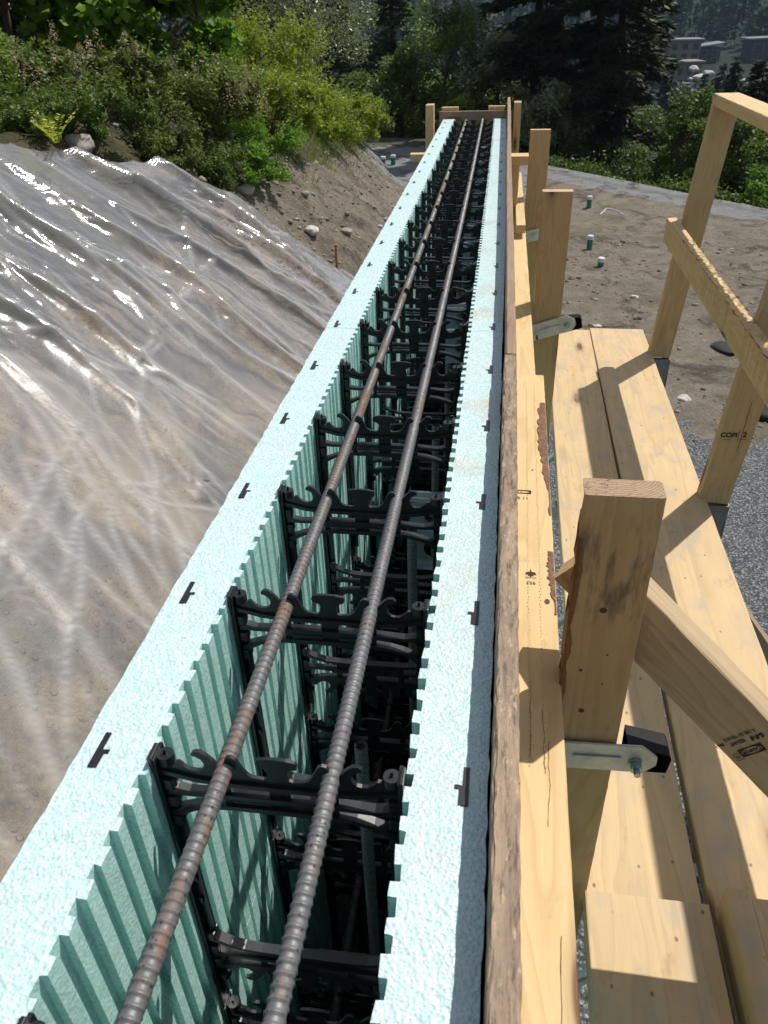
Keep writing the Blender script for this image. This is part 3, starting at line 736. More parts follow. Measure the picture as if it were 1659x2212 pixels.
pk4 = plank('scaffold_plank', .439, .62, -1., .445, .63, .75, 1.188, 'short overlapping scaffold plank at the lower right corner with printed mark', thick=.06)
stamp([('text', 'SPF 2', .02, 0, 0, .0005), ('rect', .0, -.016, .06, .002)], V(.50, .735, 1.188), X3, Y3, pk4)

# ---- guardrail: posts, rails, sockets, scaffold brackets
def guard_post(y, dx, top, label):
    A = V(.700+dx, y, 1.262); B = V(.700+dx+.085*(1.262-top), y, top)
    o = lumber('guardrail_post', A, B, X3, .089, .038, WD2, EG2, label=label, cat='post', group='guardrail posts on the scaffold')
    return o
gp1 = guard_post(3.225, .0, .322, 'far guardrail post carrying the end of the top rail')
gp2 = guard_post(2.072, -.022, .322, 'middle guardrail post with a grade stamp and a split near the gravel')
gp3 = guard_post(.72, -.025, .322, 'near guardrail post outside the right edge of the picture')
stamp([('text', 'COFI', .020, -.018, 0, .0008), ('rect', .008, 0, .0012, .04), ('text', '2', .022, .024, .003, .0006), ('rect', .024, -.012, .02, .0012), ('rect', -.02, -.014, .02, .0012)], V(.694, 2.0524, 1.035), X3, Z3, gp2)
bm = bmesh.new(); prev = None
for k in range(14):
    d = .93+k*.012; x = .716-.0006*k+random.uniform(-.0012, .0012)
    if prev:
        bm.faces.new([bm.verts.new(p) for p in (V(prev[0]-.0007, 2.0522, prev[1]), V(x-.0007, 2.0522, d), V(x+.0007, 2.0522, d), V(prev[0]+.0007, 2.0522, prev[1]))])
    prev = (x, d)
merge_into(gp2, from_bm('crack', bm, KN, gp2))
lumber('top_rail', V(.785, 3.26, .302), V(.765, -.4, .302), X3, .089, .038, WD, EG2, label='flat top rail of the guardrail, running to the upper right corner', cat='rail')
mr = lumber('mid_rail', V(.6665, 3.25, .752), V(.640, -.5, .752), Z3, .089, .038, WD, EG2, step=.006, rr=.004,
       rough=(.016, lambda t, j, py, pz: 1.2 if (abs(py) > .03 and py > 0 and -1.55 < t < -.35) else (.25 if py > .03 else 0)),
       label='middle rail of the guardrail with torn splintered upper edge', cat='rail')
def socket(y, dx, lab):
    t = empty('post_socket', V(.70+dx, y, 1.30), label=lab, cat='bracket', group='steel scaffold brackets')
    bm = bmesh.new()
    prism(bm, [(-.046, .03), (.046, .03), (.040, -.10), (.028, -.125), (.012, -.10), (-.046, -.03)], .003)
    for v in bm.verts: v.co.y -= .023
    box(bm, -.048, -.045, -.0215, .022, -.03, .045); box(bm, .0455, .0485, -.0215, .022, -.10, .03)
    box(bm, -.046, .046, .0225, .0255, -.10, .02)
    from_bm('socket_plate', bm, SOCK, t, Matrix.Translation(V(.70+dx, y, 1.30)))
    bm = bmesh.new(); box(bm, -.66, .03, -.02, .02, -.045, -.005, .002); box(bm, -.655, -.62, -.0205, .0205, -.75, -.046, .002)
    cyl(bm, Vector((-.62, 0, -.72)), Vector((.0, 0, -.05)), .014, None, 12)
    from_bm('bracket_arm', bm, GALV, t, Matrix.Translation(V(.70+dx, y, 1.30)))
socket(3.225, 0, 'far steel post socket and bracket at the end of the planks')
socket(2.072, -.022, 'middle steel post socket and bracket hanging over the gravel')
socket(.9, -.025, 'near steel bracket under the planks')

# ---- diagonal brace behind the near post
bA = V(.0975, .841, .650); bB = V(.2097, .7962, .7456); bd = (bB-bA).normalized(); bw = (Z3-bd*bd.z).normalized(); bnm = bd.cross(bw)
if bnm.y > 0: bnm = -bnm
c0 = bA + bw*.0445 - bnm*.019
br = lumber('diagonal_brace', c0, c0+bd*1.0, bw, .089, .038, WBR, EG2, label='pale diagonal brace with printed mark, running down right from behind the near post', cat='brace')
def bp(s_, t_): return bA + bd*s_ + bw*t_
stamp([('ring', 0, 0, .036, .013, .032, .0098), ('text', 'CANFOR', .0068, 0, 0, .0002), ('oval', .0245, .001, .009, .009, .001), ('text', 'w', .006, .0245, .003), ('rect', .024, .0085, .013, .0008),
       ('text', 'S-P-F', .0095, -.021, -.0165, .0005), ('text', 'KD-HT', .0075, .008, -.0175, .0003), ('text', '2 102 33 950 012', .0068, -.002, -.0265, .0002), ('text', 'No.1', .0065, .033, -.0215, .0003)], bp(.338, .038), bw*-1, bnm.cross(bw*-1), br)
# ---- odds and ends on the pad
CAPW = plain('white_plastic_cap', (.72, .72, .76), .4); GRNP = plain('green_sewer_pipe', (.03, .20, .13), .4)
def stub(x, y, h, lab, r=.055):
    t = empty('pipe_stub', V(x, y, 3.4), label=lab, cat='pipe', group='capped pipe stubs in the ground')
    bm = bmesh.new(); cyl(bm, V(x, y, 3.46), V(x, y, 3.4-h), r*.86, None, 24); from_bm('pipe', bm, GRNP, t, smooth=False)
    bm = bmesh.new(); cyl(bm, V(x, y, 3.4-h+.001), V(x, y, 3.4-h-.055), r, None, 24); cyl(bm, V(x, y, 3.4-h-.0555), V(x, y, 3.4-h-.063), r*.9, r*.8, 24); from_bm('cap', bm, CAPW, t)
stub(1.748, 16.4, .17, 'farthest green pipe stub with white cap standing in the dirt')
stub(1.51, 13.4, .14, 'middle green pipe stub with white cap beside a damp patch', .052)
stub(1.592, 12.35, .06, 'shortest green pipe stub with white cap, nearest the guardrail', .055)
stub(-3.05, 21.5, .16, 'left one of two small pipe stubs on the path beyond the bank', .07)
stub(-2.8, 21.6, .18, 'right one of two small pipe stubs on the path beyond the bank', .07)
bm = bmesh.new(); prev = None
for k in range(40):
    t = k/39; p = V(1.9+.42*t+.02*math.sin(t*9), 15.75+.5*math.sin(t*3.1), 3.375)
    if prev is not None: cyl(bm, prev, p, .010, None, 8)
    prev = p
tag(from_bm('hose', bm, CAPW, smooth=True), 'pale hose lying on the dirt right of the farthest pipe stub', 'hose')
def rock(x, y, d, r, mat, label, seed, flat=.65, cat='rock', name='rock', group=None):
    bm = bmesh.new(); bmesh.ops.create_icosphere(bm, subdivisions=3, radius=r)
    for v in bm.verts:
        n = noise.noise(v.co/r*1.1+Vector((seed*3.1, 0, 0)))*.45+noise.noise(v.co/r*3+Vector((seed, 5, 0)))*.15
        v.co *= 1+n; v.co.z *= flat
    o = from_bm(name, bm, mat, None, Matrix.Translation(V(x, y, d)) @ Matrix.Rotation(seed, 4, 'Z'), smooth=True)
    return tag(o, label, cat, group)
STN = plain('grey_stone', (.33, .30, .26), .9, 40, .45); STL = plain('pale_stone', (.52, .49, .44), .9, 40, .35)
DKF = plain('black_drain_fabric', (.012, .012, .013), .75, 40, .4)
rock(2.72, 9.0, 3.41, .19, DKF, 'long black scrap of drain fabric half buried beyond the middle rail', 2, .3, 'fabric', 'drain_fabric')
rock(2.68, 7.2, 3.38, .16, DKF, 'small black scrap of drain fabric beside the middle guardrail post', 5, .5, 'fabric', 'drain_fabric')
for k, (x, y, r, lab) in enumerate([(1.95, 7.5, .07, 'pale round stone where the dirt meets the gravel'), (2.35, 7.3, .06, 'pale flat stone left of the black scrap of fabric'), (1.28, 9.6, .05, 'small white stone on the dirt left of the far guardrail post'), (1.9, 10.8, .05, 'small pale stone lying in the open dirt behind the guardrail')]):
    rock(x, y, 3.4, r, STL, lab, k+7)
def gd(x, y): return float(ground_depth(np.array([x]), np.array([y]))[0])
for k, (x, y, r, m, lab) in enumerate([(-1.95, 6.15, .06, STL, 'pale stone on the bare bank just right of the plastic sheet'), (-1.48, 6.25, .055, STL, 'pale stone low on the bare bank near the sheet corner'), (-1.3, 6.8, .05, STN, 'grey stone near the foot of the bare bank'),
                                     (-2.1, 7.2, .05, STN, 'grey stone below the bushes on the bare bank'), (-2.52, 4.78, .085, STN, 'rounded boulder at the top edge of the plastic sheet'), (-1.0, 6.9, .035, STL, 'small pale stone beside the foam wall on the bank foot')]):
    rock(x, y, gd(x, y)-.02, r, m, lab, k+20)
# scattered loose stones: one object nobody could count
N = 4200
ico = bmesh.new(); bmesh.ops.create_icosphere(ico, subdivisions=1, radius=1); bv = np.array([v.co[:] for v in ico.verts]); bf = np.array([[v.index for v in f.verts] for f in ico.faces]); ico.free()
sx_ = np.concatenate([rng.uniform(-3.2, -.5, 3200), rng.uniform(.4, 5, 1000)]); sy_ = np.concatenate([5.3+14*rng.random(3200)**1.8, rng.uniform(6.5, 14, 1000)])
sr = rng.gamma(1.3, .009, N)+.007; sr[:3200] *= .8
sdp = ground_depth(sx_, sy_)
keep = np.ones(N, bool)
vv = (bv[None]*(1+rng.uniform(-.3, .3, (N, len(bv), 1)))*np.array([1, 1, .6]))*sr[:, None, None] + np.stack([sx_, sy_, HZ-sdp], 1)[:, None, :]
ff = bf[None]+np.arange(N)[:, None, None]*len(bv)
def stone_mat():
    s = NT('mixed_stones', .9, .2); g = s.n('NewGeometry'); s.col(s.ramp(g.outputs['Random Per Island'], [(0, (.09, .075, .06)), (.5, (.19, .16, .13)), (.93, (.29, .26, .22)), (1, (.46, .44, .41))])); return s.m
tag(np_mesh('loose_stones', vv.reshape(-1, 3), ff.reshape(-1, 3), stone_mat()), 'loose stones scattered over the bare bank and dirt', kind='stuff')
STAKE = plain('orange_brown_wood', (.32, .16, .07), .8)
bm = bmesh.new(); xg, yg = -1.25, 6.05; z0 = gd(xg, yg); box(bm, xg-.009, xg+.009, yg-.009, yg+.009, HZ-z0-.05, HZ-z0+.17); box(bm, xg-.014, xg+.014, yg-.012, yg+.012, HZ-z0+.1705, HZ-z0+.185)
tag(from_bm('survey_stake', bm, STAKE), 'thin brown wooden stake in the bare bank behind the plastic sheet', 'stake')
lumber('formwork_board', V(1.08, 2.80, 2.22), V(1.25, 1.9, 2.22), Z3, .16, .019, WB, label='brown board sticking out below the outer plank at the right edge', cat='board')
sb = empty('foam_block_stack', V(1.55, 2.6, 3.4), label='stack of spare aqua foam form blocks on the gravel at the right edge', cat='foam blocks')
for k in range(2):
    for s in (0, 1):
        bm = bmesh.new(); box(bm, 1.33+.27*s, 1.395+.27*s, 1.6, 2.82, .02+.42*k, .42+.42*k, .004)
        for q in range(46): box(bm, 1.33+.27*s+.067, 1.33+.27*s+.0715, 1.61+q*.026, 1.623+q*.026, .03+.42*k, .41+.42*k)
        from_bm('foam_panel', bm, FOAM, sb)
    for q in range(6): link('plastic_tie', tme, None, sb, Matrix.Translation((1.497, 1.7+q*.2035, .41+.42*k)) @ Matrix.Diagonal((1.0, 1, 1, 1)))
#SPLIT
# ================================================================ clear plastic sheet on the bank
def sheet():
    x = np.arange(-4.6, -.55, .0135); y = np.arange(-.9, 6.35, .0155); X, Yg = np.meshgrid(x, y)
    yend = np.interp(X, [-4.6, -3.2, -2.58, -2.33, -2.16, -1.9, -1.5, -1.14, -.55], [3.8, 3.95, 4.1, 4.78, 5.36, 5.72, 5.9, 6.0, 6.05])
    Y = np.where(Yg < 3.2, Yg, 3.2 + (Yg-3.2)/(6.35-3.2)*(yend-3.2))
    D = 2.77-.2*np.maximum(0, 2.7-Y)+.853*X; top = .56-.07*(-2.6-X); D = np.maximum(D, top)
    D = np.minimum(D, 2.18)
    Y0 = Y; yend0 = yend
    D = D - .03
    h = .05*vnoise(X, Y, .9, 11, 2)+.014*vnoise(X*1.2, Y, 2.4, 12, 2); ck = np.zeros_like(X)
    rn = np.random.default_rng(21); wx_ = .10*vnoise(X, Y, 1.1, 41, 3); wy_ = .12*vnoise(X, Y, 1.0, 42, 3)
    def crease(x0, y0, ang, L, amp, wd, curve=0., sharp=1.):
        nonlocal h, ck
        ca, sa = math.cos(ang), math.sin(ang); dx, dy = X+wx_-x0, Y+wy_-y0; u = dx*ca+dy*sa; v = -dx*sa+dy*ca
        v = v - curve*(u/L)**2*L - .012*np.sin(u*9+x0*7)
        m = np.clip(u/L, 0, 1); env = np.where((u > 0) & (u < L), np.sin(np.pi*m)**.6, 0)*1.
        prof = np.exp(-np.abs(v/wd)**(1.15*sharp))
        h = h + .88*amp*env*prof
        ck = np.maximum(ck, env*np.exp(-np.abs(v/(.006+wd*.25)))*min(1, abs(amp)/.02+.25))
    for k in range(85):
        y0 = rn.uniform(-.6, 5.2); x0 = rn.uniform(-3.6, -1.0)
        t = np.clip((y0-1.5)/3.2, 0, 1); ang = math.radians(-62+t*88) + rn.normal(0, .22)
        crease(x0, y0, ang, rn.uniform(.5, 1.7), rn.choice([1, 1, -1])*rn.uniform(.005, .024), rn.uniform(.010, .032), rn.uniform(-.3, .3))
    # long dominant folds fanning from the crest
    for x0, y0, a, L, amp, wd, cv in [(-2.5, 3.55, 22, 1.9, .06, .05, -.15), (-2.45, 3.15, 12, 1.9, .07, .045, -.2), (-2.35, 4.2, 30, 1.7, .07, .04, -.2), (-2.2, 4.6, 25, 1.5, .05, .03, -.1),
                                    (-2.4, 2.6, -5, 1.9, .055, .04, -.25), (-2.3, 2.2, -25, 1.9, .04, .03, -.1), (-2.0, 1.9, -45, 1.9, .03, .018, 0), (-1.9, 2.5, -40, 1.7, .028, .016, .05),
                                    (-1.75, 2.0, -60, 1.5, .026, .014, 0), (-1.7, 3.0, -35, 1.5, .03, .018, .1), (-2.1, 1.6, -50, 1.8, .03, .02, 0), (-1.9, 3.6, 5, 1.2, .05, .03, -.2), (-2.05, 5.0, 20, 1.2, .05, .025, -.1),
                                    (-1.6, 2.6, -75, 1.4, .022, .012, 0), (-1.5, 1.9, -80, 1.3, .022, .012, .05), (-1.4, 2.3, -70, 1.5, .02, .012, 0), (-1.62, 3.2, -65, 1.5, .024, .014, 0)]:
        crease(x0, y0, math.radians(a), L, amp, wd, cv)
    for x0, y0, a, L, amp, wd, cv in [(-2.55, 4.35, 40, 1.1, .10, .05, -.2), (-2.3, 5.0, 28, 1.2, .12, .05, -.3), (-2.6, 3.9, 15, 2.2, .09, .05, -.2), (-3.2, 3.3, 20, 1.9, .07, .04, -.1), (-3.0, 2.8, 8, 1.9, .07, .05, -.1), (-2.7, 2.3, -12, 1.6, .05, .03, -.1)]:
        crease(x0, y0, math.radians(a), L, amp, wd, cv)
    # fine sharp tension lines
    for k in range(150):
        y0 = rn.uniform(-.4, 5.4); x0 = rn.uniform(-3.2, -.9); t = np.clip((y0-1.5)/3.2, 0, 1); ang = math.radians(-62+t*88) + rn.normal(0, .5)
        crease(x0, y0, ang, rn.uniform(.25, 1.1), rn.uniform(.003, .009), rn.uniform(.004, .008), rn.uniform(-.1, .1))
    # star gathers
    for cx_, cy_ in ((-1.62, 3.15), (-1.35, 2.25), (-1.85, 2.05), (-1.75, 4.2)):
        for k in range(9): crease(cx_, cy_, rn.uniform(0, 2*math.pi), rn.uniform(.25, .7), .016, .009)
    # crinkle in the upper part
    cr = vnoise(X*1.3+.4*Y, Y-.6*X, 7, 14, 3); up = smooth(-1.5, -2.0, X)*1. + 0*Y; up = np.maximum(up, smooth(3.4, 4.2, Y)*.7); h += .014*np.abs(cr)*up + .0035*vnoise(X, Y, 20, 15, 2)*up + .0012*vnoise(X, Y, 12, 18, 1)
    low = smooth(-2.1, -1.5, X + .5*np.clip(2.2-Y, -.3, 1.2))*(1-smooth(3.0, 4.4, Y)); h = h*(1-.6*low)
    h = h + .06*np.clip(vnoise(X, Y, 1.6, 33, 2), 0, 1)*(1-smooth(.15, .9, yend-Y)); h = np.where(Y > yend-.08, h*np.clip((yend-Y)/.08, 0, 1)**.5, h)
    Yw = Y
    gdp = ground_depth(X, Yw)
    D2 = 2.77-.2*np.maximum(0, 2.7-Yw)+.853*X; D2 = np.minimum(np.maximum(D2, .56-.07*(-2.6-X)), 2.18)
    dep = np.minimum(D2-.03-np.maximum(h, -.05)*1.0-.03, gdp-.006)
    edge = np.clip((yend-Yw)/.1, 0, 1); dep = dep*edge+(gdp-.012)*(1-edge)
    vs = np.stack([X.ravel()+.3*h.ravel(), Yw.ravel(), HZ-dep.ravel()], 1)
    nx, ny = len(x), len(y); ii = np.arange(ny-1)[:, None]*nx + np.arange(nx-1)[None, :]
    return vs, np.stack([ii, ii+1, ii+1+nx, ii+nx], -1).reshape(-1, 4), ck.ravel()
def sheet_mat():
    s = NT('clear_plastic_film', .12, .5); t = s.t
    g = s.n('NewGeometry'); P = g.outputs['Position']
    fr = s.n('Fresnel', i_IOR=1.55)
    bp = s.n('Bump'); bp.inputs['Strength'].default_value = .25; bp.inputs['Distance'].default_value = .006; s.l(s.noise(P, 26, 4, .6, .6), bp.inputs['Height'])
    s.l(bp.outputs[0], fr.inputs['Normal'])
    gl = s.n('BsdfGlossy'); gl.inputs['Roughness'].default_value = .075; gl.inputs['Color'].default_value = (1, 1, 1, 1); s.l(bp.outputs[0], gl.inputs['Normal'])
    tr = s.n('BsdfTransparent'); tr.inputs['Color'].default_value = (.95, .95, .95, 1)
    df = s.n('BsdfDiffuse'); df.inputs['Color'].default_value = (.66, .66, .69, 1)
    tl = s.n('BsdfTranslucent'); tl.inputs['Color'].default_value = (.8, .8, .82, 1)
    m0 = s.n('MixShader'); m0.inputs[0].default_value = .4; s.l(df.outputs[0], m0.inputs[1]); s.l(tl.outputs[0], m0.inputs[2])
    lw = s.n('LayerWeight', i_Blend=.35)
    milky = s.noise(P, 2.2, 4, .6)
    at = s.n('Attribute', attribute_name='tint'); fac = s.math('ADD', s.math('MULTIPLY', at.outputs['Fac'], .42), s.math('ADD', s.math('MULTIPLY', lw.outputs['Facing'], .48), s.math('MULTIPLY', milky, .14)), clamp=True)
    m1 = s.n('MixShader'); s.l(fac, m1.inputs[0]); s.l(tr.outputs[0], m1.inputs[1]); s.l(m0.outputs[0], m1.inputs[2])
    px = s.n('SeparateXYZ'); s.l(P, px.inputs[0])
    foot_dull = s.ramp(s.math('ADD', s.math('ADD', px.outputs[0], s.math('MULTIPLY', px.outputs[1], -.55)), s.math('MULTIPLY', milky, .5)), [(0, 0.), (1, 1.)])
    dn_ = s.n('MapRange'); s.l(s.math('ADD', s.math('ADD', px.outputs[0], s.math('MULTIPLY', px.outputs[1], -.5)), s.math('MULTIPLY', milky, .6)), dn_.inputs[0]); dn_.inputs[1].default_value = -3.35; dn_.inputs[2].default_value = -2.55  # sheen toned down by position: fewer sun glints near the bank foot
    s.l(s.math('MULTIPLY_ADD', dn_.outputs[0], .33, .10), gl.inputs['Roughness'])
    m2 = s.n('MixShader'); s.l(s.math('MULTIPLY', fr.outputs[0], s.math('MULTIPLY_ADD', dn_.outputs[0], -.75, 1.3), clamp=True), m2.inputs[0]); s.l(m1.outputs[0], m2.inputs[1]); s.l(gl.outputs[0], m2.inputs[2])
    s.l(m2.outputs[0], s.out.inputs['Surface']); return s.m
sv, sf, stn = sheet()
tag(np_mesh('plastic_sheet', sv, sf, sheet_mat(), smooth=True, tint=stn), 'wrinkled clear plastic sheet draped over the excavated bank', 'plastic sheet')

# ================================================================ plants
def leaf_mat(name, a, b, c=None, trans=.35, rough=.45, spec=.5):
    s = NT(name, rough, spec); g = s.n('NewGeometry'); at = s.n('Attribute', attribute_name='tint')
    stops = [(0, a), (.75, b)]+([(1, c)] if c else [])
    col = s.ramp(at.outputs['Fac'], stops); s.col(col)
    tl = s.n('BsdfTranslucent'); s.l(s.mix(1., col, (1.15, 1.25, .7), 'MULTIPLY'), tl.inputs['Color'])
    mx = s.n('MixShader'); mx.inputs[0].default_value = trans; s.l(s.b.outputs[0], mx.inputs[1]); s.l(tl.outputs[0], mx.inputs[2]); s.l(mx.outputs[0], s.out.inputs['Surface']); return s.m
LM = {
 'bush': leaf_mat('bush_leaf', (.035, .065, .014), (.12, .18, .035), None, .4, .5, .3),
 'spirea': leaf_mat('spirea_leaf', (.035, .062, .015), (.14, .175, .042), (.26, .29, .08), .3, .55, .25),
 'maple': leaf_mat('broad_leaf', (.045, .10, .012), (.16, .28, .035), (.28, .37, .05), .5, .5, .3),
 'yellow': leaf_mat('yellow_green_leaf', (.085, .13, .016), (.24, .30, .035), (.36, .34, .05), .45, .5, .3),
 'willow': leaf_mat('silvery_leaf', (.08, .11, .05), (.24, .28, .16), (.42, .46, .33), .3, .4),
 'dark': leaf_mat('dark_conifer_needle', (.010, .020, .010), (.030, .050, .020), None, .15, .6, .3),
 'mid': leaf_mat('mid_conifer_needle', (.022, .042, .014), (.065, .10, .026), None, .25, .6, .3),
 'fern': leaf_mat('yellow_fern_leaf', (.30, .34, .04), (.5, .5, .09), None, .5),
 'seed': leaf_mat('pink_brown_seed_head', (.24, .185, .12), (.42, .34, .24), None, .2, .8, .1),
 'grass': leaf_mat('grass_blade', (.06, .09, .015), (.17, .20, .05), (.3, .27, .12), .4),
 'far': leaf_mat('far_forest_foliage', (.012, .030, .018), (.035, .065, .030), (.075, .10, .03), .1, .8, .1),
}
def bark_mat(name, a, b):
    s = NT(name, .9, .1); s.col(s.mix(s.noise(s.coord((1, 1, .3)), 30, 5, .7), a, b)); s.bump(s.noise(s.coord((1, 1, .3)), 40, 4), .7, .02); return s.m
BK = bark_mat('brown_bark', (.045, .032, .022), (.13, .10, .075)); BKD = bark_mat('dark_bark', (.02, .016, .012), (.065, .05, .038))
def rand_unit(n, r): v = r.normal(size=(n, 3)); return v/np.linalg.norm(v, axis=1, keepdims=True)
def leaves(P, size, r, up=.5, asp=.5, direc=None, fold=.25):
    """pointed 4-vertex leaves around the points P"""
    n = len(P); d = rand_unit(n, r) if direc is None else direc + .5*rand_unit(n, r); d[:, 2] *= .7; d /= np.linalg.norm(d, axis=1, keepdims=True)
    nn = rand_unit(n, r); nn[:, 2] = np.abs(nn[:, 2])+up; s = np.cross(d, nn); s /= np.linalg.norm(s, axis=1, keepdims=True)+1e-9; q = np.cross(s, d)
    L = (size*(.6+.8*r.random(n)))[:, None]; w_ = L*asp*.5
    v = np.stack([P, P+d*L*.45+s*w_-q*L*fold*.2, P+d*L, P+d*L*.45-s*w_-q*L*fold*.2], 1)
    return v.reshape(-1, 3), np.arange(n*4).reshape(n, 4)
def clump_points(n, centres, radii, r, shell=.55, flat=.8):
    k = r.integers(0, len(centres), n); u = rand_unit(n, r); rr = (shell+(1-shell)*r.random(n)**.6)[:, None]
    return centres[k]+u*rr*radii[k][:, None]*np.array([1, 1, flat]), k
def limb_mesh(paths, seg=6):
    V_, F_ = [], []; off = 0
    for pts, rad in paths:
        pts = np.asarray(pts, float); m = len(pts)
        for i in range(m):
            d = pts[min(m-1, i+1)]-pts[max(0, i-1)]; d /= np.linalg.norm(d)+1e-9
            a = np.cross(d, [.31, .2, 1.]); a /= np.linalg.norm(a)+1e-9; b = np.cross(d, a)
            for k in range(seg): t = 2*math.pi*k/seg; V_.append(pts[i]+(a*math.cos(t)+b*math.sin(t))*rad[i])
        for i in range(m-1):
            for k in range(seg): k2 = (k+1) % seg; F_.append((off+i*seg+k, off+i*seg+k2, off+(i+1)*seg+k2, off+(i+1)*seg+k))
        off += m*seg
    return np.array(V_), np.array(F_)
def bush_parts(H, Rx, n, leaf, seed, clumps=34, asp=.5, stems=9, tall=1.):
    """returns (foliage verts, faces, tint), (stem verts, faces) for a bush rooted at the origin"""
    r = np.random.default_rng(seed)
    a = r.random(clumps)*2*np.pi; q = np.sqrt(r.random(clumps)); z = r.random(clumps)
    rad = Rx*(1-.45*(np.abs(z-.42)*1.6)**2)
    cen = np.stack([np.cos(a)*q*rad, np.sin(a)*q*rad, H*(.12+.80*z)*tall], 1); cr = (.16+.20*r.random(clumps))*min(Rx, H*.7)
    P, k = clump_points(n, cen, cr, r, .45)
    # sprigs that stick out of the outline
    ns = clumps*5; sc_ = cen[r.integers(0, clumps, ns)]; dr = rand_unit(ns, r); dr[:, 2] = np.abs(dr[:, 2])+.3; dr /= np.linalg.norm(dr, axis=1, keepdims=True)
    t = r.random((ns, 12, 1)); SP = (sc_[:, None]+dr[:, None]*(cr.mean()*.8+.30*min(Rx, H)*t)).reshape(-1, 3)+r.normal(0, .008, (ns*12, 3))
    P = np.concatenate([P, SP]); P[:, 2] = np.maximum(P[:, 2], .01)
    v, f = leaves(P, leaf, r, .5, asp)
    base = .35+.65*r.random(clumps); tint = np.concatenate([base[k]*.5, .35*np.ones(len(SP))])+.5*r.random(len(P))
    paths = []
    for s in range(stems):
        c_ = cen[r.integers(0, clumps)]; b0 = np.array([r.normal(0, .06*Rx), r.normal(0, .06*Rx), -.05])
        m = b0*.4+c_*.5+np.array([0, 0, .1*H]); rd = .012*H+.004
        paths.append(([b0, (b0+m)/2+r.normal(0, .02, 3), m, c_], [rd, rd*.8, rd*.55, rd*.2]))
    return (v, f, tint), limb_mesh(paths)
def bush(name, x, y, dpt, H, Rx, n, leaf, mat, seed, label, cat='bush', group=None, clumps=34, asp=.5, extra=None, scale=(1, 1, 1)):
    t = empty(name, V(x, y, dpt), label=label, cat=cat, group=group)
    (v, f, ti), (sv, sf) = bush_parts(H, Rx, n, leaf, seed, clumps, asp)
    mw = Matrix.Translation(V(x, y, dpt)) @ Matrix.Diagonal((*scale, 1))
    np_mesh('foliage', v, f, LM[mat], t, mw, tint=ti)
    np_mesh('stems', sv, sf, BK, t, mw, smooth=True)
    if extra:
        r = np.random.default_rng(seed+50); nh, zmin = extra
        # plumes of tiny dry flowers
        k = 0; PP = []
        while k < nh:
            u = rand_unit(1, r)[0]; u[2] = abs(u[2]); c = np.array([u[0]*Rx*.85, u[1]*Rx*.85, H*(zmin+(1-zmin)*u[2])]); ax = np.array([u[0]*.3, u[1]*.3, 1]); ax /= np.linalg.norm(ax); L = r.uniform(.09, .2)
            tt = r.random(70)**.8; PP.append(c+ax*L*tt[:, None]+rand_unit(70, r)*(.045*(1-tt)+.008)[:, None]); k += 1
        PP = np.concatenate(PP); v, f = leaves(PP, .014, r, .3, .6); np_mesh('seed_heads', v, f, LM['seed'], t, mw, tint=r.random(len(f)))
    return t
def broad_tree(name, x, y, dpt, H, R, n, leaf, mat, seed, label, crown0=.3, clumps=60, asp=.6, trunk_r=.12, bark=None, cat='tree', group=None):
    r = np.random.default_rng(seed); t = empty(name, V(x, y, dpt), label=label, cat=cat, group=group); mw = Matrix.Translation(V(x, y, dpt))
    z = r.random(clumps); a = r.random(clumps)*2*np.pi; q = np.sqrt(r.random(clumps)); rad = R*np.sin(np.pi*(.12+.8*z))**.7
    cen = np.stack([np.cos(a)*q*rad, np.sin(a)*q*rad, H*(crown0+(1-crown0)*z)], 1); cr = R*(.16+.16*r.random(clumps))
    P, k = clump_points(n, cen, cr, r, .4); v, f = leaves(P, leaf, r, .5, asp)
    b = r.random(clumps); np_mesh('crown', v, f, LM[mat], t, mw, tint=.5*b[k]+.5*r.random(n))
    tr = [(np.array([r.normal(0, .02*H*s), r.normal(0, .02*H*s), H*.93*s-.2*(s == 0)])) for s in np.linspace(0, 1, 8)]
    paths = [(tr, [trunk_r*(1-.85*s) for s in np.linspace(0, 1, 8)])]
    for c_ in cen[:26]:
        s = np.clip(c_[2]/H-.15, .12, .85); b0 = np.array([np.interp(s, np.linspace(0, 1, 8), [p[i] for p in tr]) for i in range(3)])
        paths.append(([b0, b0*.5+c_*.5+np.array([0, 0, .04*H]), c_], [trunk_r*.35*(1-s*.6), trunk_r*.2, trunk_r*.06]))
    sv, sf = limb_mesh(paths); np_mesh('trunk', sv, sf, bark or BK, t, mw, smooth=True); return t
